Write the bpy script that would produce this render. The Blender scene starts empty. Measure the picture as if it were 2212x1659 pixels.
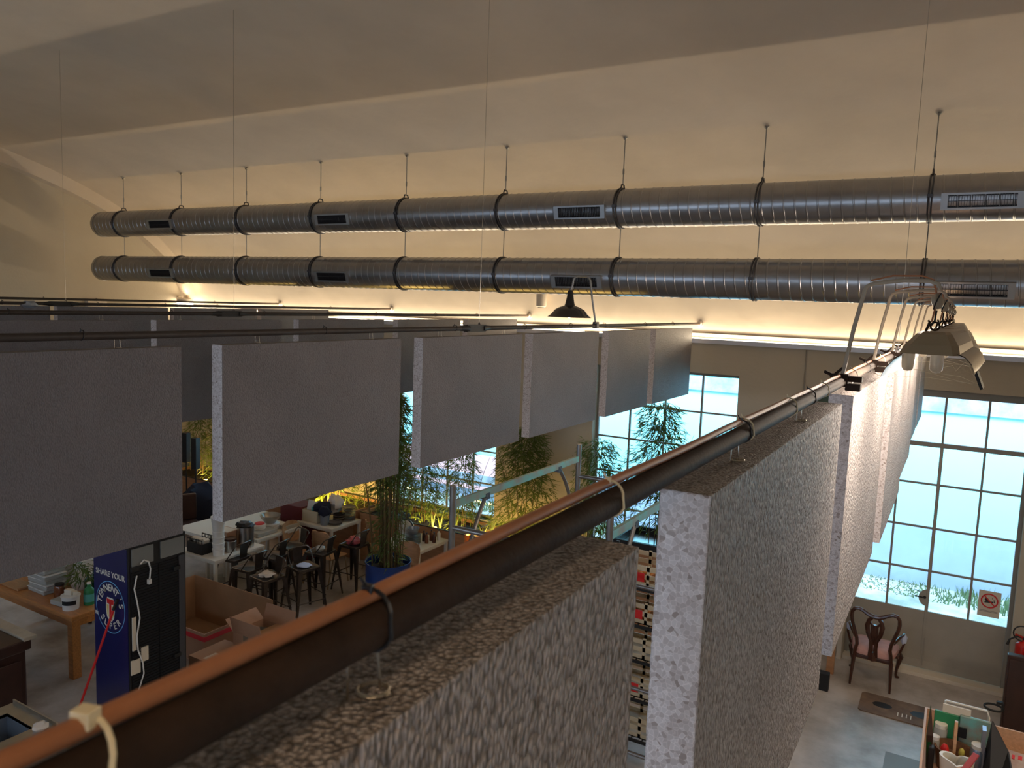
import bpy, bmesh, math, random
from mathutils import Vector, Matrix, noise
random.seed(11)
PI = math.pi
SC = bpy.context.scene
COL = SC.collection
R = math.radians

# ------------------------------------------------------------------ camera
def rot(p):
    yaw, pitch, roll, f = p
    cy, sy = math.cos(yaw), math.sin(yaw); cp, sp = math.cos(pitch), math.sin(pitch)
    fwd = Vector((sy*cp, cy*cp, sp)); right = Vector((cy, -sy, 0)); up = right.cross(fwd)
    cr, sr = math.cos(roll), math.sin(roll)
    return cr*right+sr*up, -sr*right+cr*up, fwd
r_, u_, f_ = rot((-5.27180149e-01, -1.07072986e-01, 3.70338590e-02, 1656.48))
cam = bpy.data.cameras.new('camera'); co = bpy.data.objects.new('camera', cam); COL.objects.link(co)
co.matrix_world = Matrix(((r_.x, u_.x, -f_.x, 0), (r_.y, u_.y, -f_.y, 0), (r_.z, u_.z, -f_.z, 4.6), (0, 0, 0, 1)))
cam.sensor_width = 36; cam.lens = 1656.48/2212*36; cam.clip_start = 0.02; cam.clip_end = 200
cam.dof.use_dof = True; cam.dof.focus_distance = 2.6; cam.dof.aperture_fstop = 12
SC.camera = co
SC.view_settings.view_transform = 'Standard'; SC.view_settings.look = 'None'
SC.view_settings.gamma = 1; SC.view_settings.exposure = 0; SC.view_settings.use_curve_mapping = False

# ------------------------------------------------------------------ materials
def nd(t, kind, **kw):
    n = t.nodes.new(kind)
    for k, v in kw.items():
        if k in n.inputs.keys(): n.inputs[k].default_value = v
        else: setattr(n, k, v)
    return n
def mat(name, col, rough=.6, metal=0, bump=0, bscale=40, var=0, vscale=5, col2=None, emit=0, ecol=None, trans=0, coat=0, stretch=None, ior=1.45, alpha=1):
    m = bpy.data.materials.new(name); m.use_nodes = True; t = m.node_tree; b = t.nodes['Principled BSDF']
    b.inputs['Base Color'].default_value = (*col, 1); b.inputs['Roughness'].default_value = rough; b.inputs['Metallic'].default_value = metal
    b.inputs['IOR'].default_value = ior
    if trans: b.inputs['Transmission Weight'].default_value = trans
    if coat: b.inputs['Coat Weight'].default_value = coat; b.inputs['Coat Roughness'].default_value = .15
    if alpha < 1: b.inputs['Alpha'].default_value = alpha
    if emit:
        b.inputs['Emission Color'].default_value = (*(ecol or col), 1); b.inputs['Emission Strength'].default_value = emit
    if bump or var or col2:
        tc = nd(t, 'ShaderNodeTexCoord'); v = tc.outputs['Object']
        if stretch:
            mp = nd(t, 'ShaderNodeMapping'); mp.inputs['Scale'].default_value = stretch; t.links.new(v, mp.inputs['Vector']); v = mp.outputs['Vector']
    if var or col2:
        n = nd(t, 'ShaderNodeTexNoise', Scale=vscale, Detail=6.0, Roughness=.6); t.links.new(v, n.inputs['Vector'])
        cr = nd(t, 'ShaderNodeValToRGB'); c2 = col2 or tuple(max(0, c*(1-var)) for c in col); c1 = col if col2 else tuple(min(1, c*(1+var)) for c in col)
        cr.color_ramp.elements[0].position = .35; cr.color_ramp.elements[1].position = .65
        cr.color_ramp.elements[0].color = (*c2, 1); cr.color_ramp.elements[1].color = (*c1, 1)
        t.links.new(n.outputs['Fac'], cr.inputs['Fac']); t.links.new(cr.outputs['Color'], b.inputs['Base Color'])
    if bump:
        n = nd(t, 'ShaderNodeTexNoise', Scale=bscale, Detail=4.0); t.links.new(v, n.inputs['Vector'])
        bp = nd(t, 'ShaderNodeBump', Strength=1.0, Distance=bump); t.links.new(n.outputs['Fac'], bp.inputs['Height']); t.links.new(bp.outputs['Normal'], b.inputs['Normal'])
    return m
M = {}
M['plaster'] = mat('plaster', (.66, .57, .46), .9, bump=.02, bscale=1.6, var=.04, vscale=1.2)
M['wall'] = mat('wall_paint', (.50, .44, .34), .85, bump=.002, bscale=25, var=.03, vscale=1.5)
M['trim'] = mat('trim_paint', (.68, .60, .49), .8, bump=.002, bscale=20)
M['floor'] = mat('concrete_floor', (.60, .55, .52), .34, bump=.001, bscale=30, col2=(.27, .23, .19), vscale=1.25)
M['duct'] = mat('galvanised_duct', (.37, .37, .38), .33, 1, var=.08, vscale=3)
M['ductring'] = mat('dark_clamp', (.10, .10, .11), .5, .8)
M['alu'] = mat('aluminium', (.40, .41, .42), .45, .9)
M['black'] = mat('black', (.012, .012, .013), .5)
M['blackgloss'] = mat('black_enamel', (.014, .013, .013), .25, coat=.4)
M['rod'] = mat('steel_rod', (.33, .32, .30), .45, .8)
M['rust'] = mat('rusty_tube', (.045, .027, .019), .6, .0, bump=.0006, bscale=150, col2=(.026, .017, .013), vscale=22)
M['tube'] = mat('lighter_tube', (.12, .092, .07), .62, .0, bump=.0004, bscale=120, col2=(.10, .07, .055), vscale=14)
for k_ in ('rust', 'tube'): M[k_].node_tree.nodes['Principled BSDF'].inputs['Specular IOR Level'].default_value = .12
M['darktube'] = mat('dark_tube', (.03, .022, .019), .6, .0, var=.2, vscale=20)
M['cable'] = mat('brown_cable', (.36, .145, .065), .42, bump=.0003, bscale=60, var=.15, vscale=12)
M['tie_w'] = mat('natural_cable_tie', (.78, .66, .42), .4, coat=.2)
M['tie_k'] = mat('black_cable_tie', (.012, .013, .016), .35)
M['wire'] = mat('wire_steel', (.55, .5, .42), .3, 1)
M['led'] = mat('led_diffuser', (1, .93, .8), .5, emit=4, ecol=(1, .90, .74))
M['ledalu'] = mat('led_profile', (.58, .6, .66), .4, .3)
M['steelframe'] = mat('steel_window_frame', (.30, .275, .235), .5, bump=.0008, bscale=40)
M['doorpaint'] = mat('door_paint', (.36, .325, .27), .5, bump=.0008, bscale=20, var=.05, vscale=3)
M['white'] = mat('white_plastic', (.72, .70, .66), .45)
M['whitewood'] = mat('white_laminate', (.70, .66, .58), .5, bump=.0005, bscale=30)
M['wood'] = mat('orange_wood', (.50, .20, .055), .32, coat=.3, var=.18, vscale=6, stretch=(1, 8, 8))
M['ply'] = mat('plywood', (.46, .25, .12), .4, var=.12, vscale=6, stretch=(1, 6, 6))
M['planter'] = mat('planter_wood', (.42, .21, .10), .6, bump=.002, bscale=14, var=.16, vscale=3, stretch=(1, 6, 6))
M['soil'] = mat('soil', (.035, .025, .018), .95, bump=.03, bscale=25)
M['card'] = mat('cardboard', (.42, .235, .145), .8, var=.07, vscale=3, bump=.001, bscale=20)
M['cardin'] = mat('cardboard_inside', (.33, .18, .09), .85, var=.08, vscale=3)
M['tape'] = mat('packing_tape', (.22, .17, .12), .25)
M['redtape'] = mat('red_tape', (.62, .035, .05), .35)
M['paper'] = mat('paper_label', (.68, .60, .48), .7)
M['gunmetal'] = mat('gunmetal_stool', (.10, .083, .07), .33, .85, var=.15, vscale=9)
M['blue'] = mat('blue_barrel', (.008, .036, .17), .35, coat=.2, var=.1, vscale=4)
M['navy'] = mat('navy_print', (.012, .015, .09), .32, coat=.3, var=.15, vscale=2)
M['neon'] = mat('light_blue_print', (.16, .45, .75), .4)
M['cream'] = mat('cream_print', (.75, .72, .62), .4)
M['redp'] = mat('red_print', (.65, .02, .02), .4)
M['yellowp'] = mat('yellow_print', (.75, .55, .16), .4)
M['grid'] = mat('condenser_grid', (.016, .017, .02), .45, .4)
M['greyp'] = mat('grey_panel', (.20, .20, .19), .5)
M['steel'] = mat('stainless', (.52, .51, .49), .28, 1, var=.05, vscale=6)
M['stone'] = mat('pale_stone', (.42, .36, .28), .35, var=.12, vscale=5)
M['darkwood'] = mat('dark_brown_wood', (.045, .018, .012), .4, var=.2, vscale=5, coat=.2)
M['mahog'] = mat('mahogany', (.055, .017, .010), .25, coat=.5, var=.25, vscale=8)
M['pink'] = mat('pink_upholstery', (.58, .32, .28), .8, bump=.001, bscale=60, var=.08, vscale=10)
M['mat'] = mat('brown_mat', (.24, .16, .11), .8, bump=.002, bscale=60, col2=(.12, .085, .065), vscale=4)
M['red'] = mat('red_enamel', (.60, .02, .015), .25, coat=.4)
M['rubber'] = mat('black_rubber', (.02, .02, .02), .55)
M['green'] = mat('green_plastic', (.02, .20, .07), .35)
M['dgreen'] = mat('dark_green_glass', (.01, .07, .02), .12, coat=.5)
M['teal'] = mat('teal_label', (.10, .42, .38), .4)
M['greenwall'] = mat('green_panel', (.07, .11, .075), .6)
M['amber'] = mat('brown_jar', (.16, .05, .02), .15, coat=.5)
M['clear'] = mat('clear_plastic', (.62, .62, .58), .2, trans=.35, ior=1.2)
M['cloth'] = mat('white_cloth', (.72, .64, .56), .9, bump=.004, bscale=50)
M['blueglint'] = mat('pale_blue_glint', (.55, .62, .80), .8, bump=.003, bscale=40)  # stands in for bluish light on a stool seat and chair arms
M['grey'] = mat('grey_plate', (.16, .14, .135), .35, coat=.2)
M['bluegrey'] = mat('blue_grey_steel', (.27, .31, .37), .35, .6)
M['scaf'] = mat('galvanised_scaffold', (.30, .29, .29), .3, .9, var=.15, vscale=6)
M['scafg'] = mat('green_painted_steel', (.17, .42, .38), .45, .3, col2=(.28, .25, .2), vscale=7)
M['wicker'] = mat('wicker', (.17, .075, .03), .6, bump=.003, bscale=120, var=.2, vscale=30)
M['crate'] = mat('cream_crate', (.55, .45, .30), .5)
M['rawwood'] = mat('raw_timber', (.62, .38, .24), .6, var=.1, vscale=5, stretch=(8, 1, 8))
M['orange'] = mat('onion_skin', (.5, .2, .05), .5, var=.3, vscale=20)
M['enamel'] = mat('beige_enamel', (.30, .215, .125), .35, coat=.2)
M['reflector'] = mat('white_reflector', (.85, .85, .85), .35)
M['bulb'] = mat('frosted_bulb', (.60, .51, .38), .35, trans=.1)
M['glow'] = mat('glowing_lamp', (1, .9, .75), .5, emit=14, ecol=(1, .86, .66))
M['glowy'] = mat('yellow_lamp', (1, .8, .4), .5, emit=8, ecol=(1, .62, .16))
M['web'] = mat('cobweb', (.75, .68, .52), .6, alpha=.55)
M['porc'] = mat('beige_porcelain', (.36, .29, .21), .35)
M['extwall'] = mat('outside_white_wall', (.40, .96, .96), .8, var=.015, vscale=1)  # white wall; the cyan cast of bright daylight is put into its colour
M['extblue'] = mat('outside_blue_plinth', (.36, .48, .62), .8, var=.06, vscale=2)
M['extgrey'] = mat('outside_grey_band', (.30, .38, .43), .7, var=.3, vscale=4)
M['extpink'] = mat('outside_pink_wall', (.85, .52, .50), .8, var=.08, vscale=2)
M['extground'] = mat('outside_ground', (.46, .48, .47), .9, col2=(.17, .21, .17), vscale=1.3)
M['weeds'] = mat('weeds', (.13, .22, .10), .8)
M['redbag'] = mat('red_bag', (.45, .08, .10), .4)
M['maroon'] = mat('maroon', (.12, .012, .015), .6)
M['navycloth'] = mat('navy_cloth', (.012, .016, .035), .9)
M['news'] = mat('newsprint', (.50, .40, .34), .8, col2=(.38, .24, .20), vscale=9)
M['ball'] = mat('yellowgreen', (.55, .5, .1), .5)

def foam(name, cut, rough=False):
    m = bpy.data.materials.new(name); m.use_nodes = True; t = m.node_tree; b = t.nodes['Principled BSDF']
    b.inputs['Roughness'].default_value = .55; b.inputs['Specular IOR Level'].default_value = .35
    b.inputs['Subsurface Weight'].default_value = 0
    tc = nd(t, 'ShaderNodeTexCoord'); mp = nd(t, 'ShaderNodeMapping'); t.links.new(tc.outputs['Object'], mp.inputs['Vector'])
    mp.inputs['Scale'].default_value = (1, 1, 1) if cut else (1, 1, .45)
    nz = nd(t, 'ShaderNodeTexNoise', Scale=60.0, Detail=2.0); t.links.new(mp.outputs['Vector'], nz.inputs['Vector'])
    mix = nd(t, 'ShaderNodeMixRGB', Fac=.006); mix.blend_type = 'ADD'
    t.links.new(mp.outputs['Vector'], mix.inputs['Color1']); t.links.new(nz.outputs['Color'], mix.inputs['Color2'])
    vo = nd(t, 'ShaderNodeTexVoronoi', Scale=(125.0 if cut else 200.0)); t.links.new(mix.outputs['Color'], vo.inputs['Vector'])
    big = nd(t, 'ShaderNodeTexNoise', Scale=3.0, Detail=5.0); t.links.new(tc.outputs['Object'], big.inputs['Vector'])
    bp = nd(t, 'ShaderNodeBump', Strength=1.0)
    if cut:
        ve = nd(t, 'ShaderNodeTexVoronoi', Scale=125.0, feature='DISTANCE_TO_EDGE'); t.links.new(mix.outputs['Color'], ve.inputs['Vector'])
        r1 = nd(t, 'ShaderNodeValToRGB'); r1.color_ramp.elements[0].position = .0; r1.color_ramp.elements[1].position = .10
        r1.color_ramp.elements[0].color = (.78, .72, .71, 1); r1.color_ramp.elements[1].color = (.60, .55, .545, 1)
        t.links.new(ve.outputs['Distance'], r1.inputs['Fac'])
        sep = nd(t, 'ShaderNodeSeparateColor'); t.links.new(vo.outputs['Color'], sep.inputs['Color'])
        r2 = nd(t, 'ShaderNodeValToRGB'); e = r2.color_ramp.elements; e[0].position = .0; e[0].color = (.50, .44, .40, 1); e[1].position = .8; e[1].color = (1, 1, 1, 1)
        e2 = e.new(.12); e2.color = (.72, .68, .66, 1)
        t.links.new(sep.outputs['Red'], r2.inputs['Fac'])
        mu = nd(t, 'ShaderNodeMixRGB', Fac=1.0); mu.blend_type = 'MULTIPLY'; t.links.new(r1.outputs['Color'], mu.inputs['Color1']); t.links.new(r2.outputs['Color'], mu.inputs['Color2'])
        t.links.new(mu.outputs['Color'], b.inputs['Base Color'])
        t.links.new(sep.outputs['Red'], bp.inputs['Height']); bp.inputs['Distance'].default_value = .0012
    else:
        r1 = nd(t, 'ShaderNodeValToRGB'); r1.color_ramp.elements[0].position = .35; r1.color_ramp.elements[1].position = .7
        r1.color_ramp.elements[0].color = (.58, .52, .50, 1) if rough else (.15, .138, .148, 1); r1.color_ramp.elements[1].color = (.66, .60, .58, 1) if rough else (.175, .16, .17, 1)  # far rows get a darker base colour that carries their shade
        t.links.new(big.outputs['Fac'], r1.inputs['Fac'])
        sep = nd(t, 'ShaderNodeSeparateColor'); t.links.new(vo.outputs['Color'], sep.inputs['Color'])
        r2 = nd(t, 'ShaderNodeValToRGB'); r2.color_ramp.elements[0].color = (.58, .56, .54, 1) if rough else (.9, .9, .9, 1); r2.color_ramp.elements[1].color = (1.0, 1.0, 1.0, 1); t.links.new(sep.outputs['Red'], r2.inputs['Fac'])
        r3 = nd(t, 'ShaderNodeValToRGB'); r3.color_ramp.elements[0].position = .35; r3.color_ramp.elements[1].position = .75; r3.color_ramp.elements[0].color = (1, 1, 1, 1); r3.color_ramp.elements[1].color = (.45, .42, .38, 1) if rough else (.85, .84, .84, 1); t.links.new(vo.outputs['Distance'], r3.inputs['Fac'])  # darker between beads: shade of the pits put into the colour
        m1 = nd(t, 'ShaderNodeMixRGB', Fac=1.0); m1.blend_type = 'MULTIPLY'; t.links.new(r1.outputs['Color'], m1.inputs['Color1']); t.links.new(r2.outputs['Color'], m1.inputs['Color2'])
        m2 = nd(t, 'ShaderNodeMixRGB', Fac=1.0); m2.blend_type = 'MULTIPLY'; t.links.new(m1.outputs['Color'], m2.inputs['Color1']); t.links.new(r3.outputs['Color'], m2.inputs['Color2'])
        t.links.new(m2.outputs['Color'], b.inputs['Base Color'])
        inv = nd(t, 'ShaderNodeMath', operation='MULTIPLY'); inv.inputs[1].default_value = -1.0; t.links.new(vo.outputs['Distance'], inv.inputs[0])
        n2 = nd(t, 'ShaderNodeTexNoise', Scale=110.0, Detail=2.0); t.links.new(mp.outputs['Vector'], n2.inputs['Vector'])
        ad = nd(t, 'ShaderNodeMath', operation='ADD'); t.links.new(inv.outputs[0], ad.inputs[0]); t.links.new(n2.outputs['Fac'], ad.inputs[1])
        t.links.new(ad.outputs[0], bp.inputs['Height']); bp.inputs['Distance'].default_value = .010 if rough else .004
    t.links.new(bp.outputs['Normal'], b.inputs['Normal'])
    return m
M['foam_shaded'] = foam('foam_shaded', False); M['foam_lit'] = foam('foam_lit', False, True); M['foam_cut'] = foam('foam_cut', True)  # same foam twice: lit copy for the near rail, darkened copy for far rails

def glassmat():
    m = bpy.data.materials.new('window_glass'); m.use_nodes = True; t = m.node_tree
    t.nodes.remove(t.nodes['Principled BSDF']); o = t.nodes['Material Output']
    tr = nd(t, 'ShaderNodeBsdfTransparent'); tr.inputs['Color'].default_value = (.93, .96, 1, 1)
    gl = nd(t, 'ShaderNodeBsdfGlossy', Roughness=.02); fr = nd(t, 'ShaderNodeFresnel', IOR=1.45); mx = nd(t, 'ShaderNodeMixShader')
    t.links.new(fr.outputs[0], mx.inputs[0]); t.links.new(tr.outputs[0], mx.inputs[1]); t.links.new(gl.outputs[0], mx.inputs[2]); t.links.new(mx.outputs[0], o.inputs['Surface'])
    return m
M['glass'] = glassmat()
def leafmat(name, c):
    m = bpy.data.materials.new(name); m.use_nodes = True; t = m.node_tree
    b = t.nodes['Principled BSDF']; o = t.nodes['Material Output']
    b.inputs['Base Color'].default_value = (*c, 1); b.inputs['Roughness'].default_value = .45
    tl = nd(t, 'ShaderNodeBsdfTranslucent'); tl.inputs['Color'].default_value = (c[0]*1.5, c[1]*1.4, c[2]*.8, 1); mx = nd(t, 'ShaderNodeMixShader', Fac=.35)
    t.links.new(b.outputs[0], mx.inputs[1]); t.links.new(tl.outputs[0], mx.inputs[2]); t.links.new(mx.outputs[0], o.inputs['Surface'])
    return m
M['leaf'] = leafmat('bamboo_leaf', (.10, .15, .035)); M['culm'] = mat('bamboo_culm', (.12, .085, .035), .5, var=.2, vscale=8)
M['ivy'] = leafmat('trailing_leaf', (.16, .22, .06))

# ------------------------------------------------------------------ mesh builder
class B:
    def __init__(s): s.v = []; s.f = []; s.m = []; s.mats = []
    def mi(s, m):
        m = M[m] if isinstance(m, str) else m
        if m not in s.mats: s.mats.append(m)
        return s.mats.index(m)
    def add(s, vs, fs, m):
        o = len(s.v); s.v += [tuple(v) for v in vs]; k = s.mi(m)
        for f in fs: s.f.append(tuple(i+o for i in f)); s.m.append(k)
        return s
    def box(s, m, x0, y0, z0, x1, y1, z1, T=None):
        vs = [Vector((x, y, z)) for z in (z0, z1) for y in (y0, y1) for x in (x0, x1)]
        if T: vs = [T @ v for v in vs]
        return s.add(vs, [(0, 2, 3, 1), (4, 5, 7, 6), (0, 1, 5, 4), (2, 6, 7, 3), (0, 4, 6, 2), (1, 3, 7, 5)], m)
    def cb(s, m, c, d, rz=0, rx=0, ry=0):
        T = Matrix.Translation(c) @ Matrix.Rotation(rz, 4, 'Z') @ Matrix.Rotation(ry, 4, 'Y') @ Matrix.Rotation(rx, 4, 'X')
        return s.box(m, -d[0]/2, -d[1]/2, -d[2]/2, d[0]/2, d[1]/2, d[2]/2, T)
    def tube(s, m, pts, r, n=8, closed=False, caps=True):
        pts = [Vector(p) for p in pts]; N = len(pts); rr = r if hasattr(r, '__len__') else [r]*N
        vs = []; prev = None
        for i, p in enumerate(pts):
            if closed: t = pts[(i+1) % N]-pts[i-1]
            else: t = pts[min(i+1, N-1)]-pts[max(i-1, 0)]
            t.normalize()
            if prev is None:
                a = Vector((0, 0, 1)) if abs(t.z) < .9 else Vector((1, 0, 0)); u = t.cross(a).normalized()
            else: u = (prev - t*prev.dot(t)).normalized()
            prev = u; w = t.cross(u)
            for k in range(n):
                a = 2*PI*k/n; vs.append(p+(u*math.cos(a)+w*math.sin(a))*rr[i])
        fs = []
        for i in range(N if closed else N-1):
            j = (i+1) % N
            for k in range(n): fs.append((i*n+k, i*n+(k+1) % n, j*n+(k+1) % n, j*n+k))
        if not closed and caps: fs += [tuple(range(n))[::-1], tuple((N-1)*n+k for k in range(n))]
        return s.add(vs, fs, m)
    def lathe(s, m, prof, c=(0, 0, 0), n=24, T=None, sx=1, sy=1):
        vs = []
        for r, z in prof:
            for k in range(n):
                a = 2*PI*k/n; v = Vector((r*math.cos(a)*sx, r*math.sin(a)*sy, z))
                v = (T @ v) if T else v
                vs.append(v+Vector(c))
        fs = [(i*n+k, i*n+(k+1) % n, (i+1)*n+(k+1) % n, (i+1)*n+k) for i in range(len(prof)-1) for k in range(n)]
        if prof[0][0] > 1e-5: fs.append(tuple(range(n))[::-1])
        if prof[-1][0] > 1e-5: fs.append(tuple((len(prof)-1)*n+k for k in range(n)))
        return s.add(vs, fs, m)
    def prism(s, m, poly, h0, h1, T=None):
        n = len(poly); vs = [Vector((x, y, h0)) for x, y in poly]+[Vector((x, y, h1)) for x, y in poly]
        if T: vs = [T @ v for v in vs]
        fs = [tuple(range(n))[::-1], tuple(range(n, 2*n))]+[(i, (i+1) % n, n+(i+1) % n, n+i) for i in range(n)]
        return s.add(vs, fs, m)
    def sph(s, m, c, r, n=12, sx=1, sy=1, sz=1, jit=0):
        vs = []; k2 = n//2
        for i in range(k2+1):
            th = PI*i/k2
            for k in range(n):
                a = 2*PI*k/n; d = Vector((math.sin(th)*math.cos(a), math.sin(th)*math.sin(a), math.cos(th)))
                q = 1+(jit*noise.noise(d*2.3+Vector(c)*3) if jit else 0)
                vs.append(Vector((c[0]+d.x*r*sx*q, c[1]+d.y*r*sy*q, c[2]+d.z*r*sz*q)))
        fs = [(i*n+k, (i+1)*n+k, (i+1)*n+(k+1) % n, i*n+(k+1) % n) for i in range(k2) for k in range(n)]
        return s.add(vs, fs, m)
    def build(s, name, parent=None, loc=(0, 0, 0), rz=0, bevel=0, smooth=False, label=None, kind=None):
        me = bpy.data.meshes.new(name); me.from_pydata(s.v, [], s.f)
        for m in s.mats: me.materials.append(m)
        me.polygons.foreach_set('material_index', s.m); me.validate(); me.update()
        bm = bmesh.new(); bm.from_mesh(me); bmesh.ops.remove_doubles(bm, verts=bm.verts, dist=1e-6); bmesh.ops.recalc_face_normals(bm, faces=bm.faces)
        if smooth:
            for f in bm.faces: f.smooth = True
            for e in bm.edges:
                if len(e.link_faces) == 2 and e.calc_face_angle(0) > R(38): e.smooth = False
        bm.to_mesh(me); bm.free()
        o = bpy.data.objects.new(name, me); COL.objects.link(o); o.location = loc; o.rotation_euler = (0, 0, rz)
        if parent: o.parent = parent
        if bevel:
            md = o.modifiers.new('bevel', 'BEVEL'); md.width = bevel; md.segments = 2; md.limit_method = 'ANGLE'; md.angle_limit = R(40)
        if label: o['label'] = label
        if kind: o['kind'] = kind
        return o
def tag(o, label, cat, group=None, kind=None):
    o['label'] = label; o['category'] = cat
    if group: o['group'] = group
    if kind: o['kind'] = kind
    return o
def thing(name, label, cat, loc=(0, 0, 0), rz=0, group=None):
    o = bpy.data.objects.new(name, None); COL.objects.link(o); o.location = loc; o.rotation_euler = (0, 0, rz); o.empty_display_size = .1
    return tag(o, label, cat, group)
def st(o):
    o['kind'] = 'structure'; return o
def dup(root, loc=None, rz=None, label=None):
    r = root.copy(); COL.objects.link(r)
    if loc is not None: r.location = loc
    if rz is not None: r.rotation_euler = (0, 0, rz)
    if label: r['label'] = label
    for c in [o for o in bpy.data.objects if o.parent == root]:
        k = c.copy(); COL.objects.link(k); k.parent = r
        for g in [o for o in bpy.data.objects if o.parent == c]:
            q = g.copy(); COL.objects.link(q); q.parent = k
    return r
def text_mesh(b, m, s, size, T):
    cu = bpy.data.curves.new('t', 'FONT'); cu.body = s; cu.size = size; cu.align_x = 'CENTER'; cu.align_y = 'CENTER'; cu.extrude = .0008; cu.offset = size*.012
    o = bpy.data.objects.new('t', cu); COL.objects.link(o); bpy.context.view_layer.update()
    me = bpy.data.meshes.new_from_object(o); bpy.data.objects.remove(o)
    b.add([T @ v.co for v in me.vertices], [tuple(p.vertices) for p in me.polygons], m); bpy.data.meshes.remove(me)
def arc(c, r, a0, a1, n, f):
    return [f(c[0]+r*math.cos(a0+(a1-a0)*i/n), c[1]+r*math.sin(a0+(a1-a0)*i/n)) for i in range(n+1)]

def area(name, loc, size, power, col, target, shape='RECTANGLE', sy=None, spread=180):
    d = bpy.data.lights.new(name, 'AREA'); d.energy = power; d.color = col; d.shape = shape; d.size = size; d.size_y = sy or size; d.spread = R(spread)
    o = bpy.data.objects.new(name, d); COL.objects.link(o); o.location = loc
    v = Vector(target)-Vector(loc); o.rotation_euler = v.to_track_quat('-Z', 'Y').to_euler(); return o
# ------------------------------------------------------------------ room shell
XL, XR, YB, YW, YG = -14.45, 6.0, -3.4, 10.85, 11.02
def vz(y):
    t = min(1, abs((y-3.75)/7.12)); return 4.18+3.05*(1-t**1.95)**(1/1.95)
b = B(); b.box('floor', XL-.3, YB-.3, -.2, XR+.3, YG+.12, 0); st(b.build('floor'))
# window wall with openings
OP = [(-12.69, -10.51, .88, 3.68), (-8.76, -6.58, .88, 3.68), (-4.84, -2.64, .88, 3.68), (-1.02, .83, .0, 3.70), (2.6, 4.8, .88, 3.68)]
b = B(); x = XL-.3
for (a, c, z0, z1) in OP:
    b.box('wall', x, YW, 0, a, YG+.12, 4.25)
    if z0 > 0: b.box('wall', a, YW, 0, c, YG+.12, z0)
    b.box('wall', a, YW, z1, c, YG+.12, 4.25); x = c
b.box('wall', x, YW, 0, XR+.3, YG+.12, 4.25)
st(b.build('wall_front'))
def endwall(x0, x1, name):
    ys = [YB-.2+(YW+.4-YB)*i/60 for i in range(61)]
    poly = [(YB-.2, 0)]+[(y, vz(y)+.05) for y in ys]+[(YW+.2, 0)]
    T = Matrix(((0, 0, 1, 0), (1, 0, 0, 0), (0, 1, 0, 0), (0, 0, 0, 1)))
    b = B(); b.prism('wall', poly, x0, x1, T); st(b.build(name))
endwall(XL-.25, XL, 'wall_left'); endwall(XR, XR+.25, 'wall_right')
# vault
b = B(); NX, NY = 60, 90; ths = [PI*i/NY for i in range(NY+1)]
def vp(i, j, off):
    x = XL-.25+(XR-XL+.5)*i/NX; c = math.cos(ths[j]); y = 3.75+(7.12+off)*math.copysign(abs(c)**.98, c) if abs(c) > 1e-9 else 3.75
    t = min(1, abs((y-3.75)/(7.12+off))); return Vector((x, y, 4.18+(3.05+off)*(1-t**1.95)**(1/1.95)))
vs = [vp(i, j, 0) for i in range(NX+1) for j in range(NY+1)]+[vp(i, j, .2) for i in range(NX+1) for j in range(NY+1)]
K = (NX+1)*(NY+1); ix = lambda i, j: i*(NY+1)+j
fs = []
for i in range(NX):
    for j in range(NY):
        fs.append((ix(i, j), ix(i+1, j), ix(i+1, j+1), ix(i, j+1))); fs.append((K+ix(i, j), K+ix(i, j+1), K+ix(i+1, j+1), K+ix(i+1, j)))
b.add(vs, fs, 'plaster'); st(b.build('ceiling', smooth=True))
# back wall with windows (behind the viewer)
BO = [(-12.5, -9.5), (-8.0, -5.0), (-3.6, -.6), (1.0, 4.0)]
b = B(); x = XL-.3
for a, c in BO:
    b.box('wall', x, YB-.3, 0, a, YB, 4.25); b.box('wall', a, YB-.3, 0, c, YB, 2.75); b.box('wall', a, YB-.3, 3.7, c, YB, 4.25); x = c
b.box('wall', x, YB-.3, 0, XR+.3, YB, 4.25); st(b.build('wall_back'))
# arch rib on the end wall
b = B(); n = 60; sec = []
for i in range(n+1):
    th = R(4)+(PI-R(8))*i/n; y = 3.75+7.12*math.cos(th); z = vz(y); y2 = 3.75+6.93*math.cos(th); z2 = 4.18+(z-4.18)*.925-.02
    sec.append([Vector((XL, y, z+.05)), Vector((XL+.22, y, z+.05)), Vector((XL+.22, y2, z2)), Vector((XL, y2, z2))])
vs = [v for q in sec for v in q]; fs = [(i*4+k, i*4+(k+1) % 4, i*4+4+(k+1) % 4, i*4+4+k) for i in range(n) for k in range(4)]+[(0, 1, 2, 3), (n*4, n*4+3, n*4+2, n*4+1)]
b.add(vs, fs, 'plaster'); st(b.build('trim_1', smooth=True))
# threshold along the door and skirting
b = B(); b.box('trim', -1.02, YW-.02, 0, .83, YG+.1, .05); st(b.build('trim_2', bevel=.005))
b = B(); b.box('wall', -2.64, YW-.012, 0, -1.05, YW, .08); b.box('wall', .86, YW-.012, 0, XR, YW, .08); st(b.build('baseboard_front'))

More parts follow.
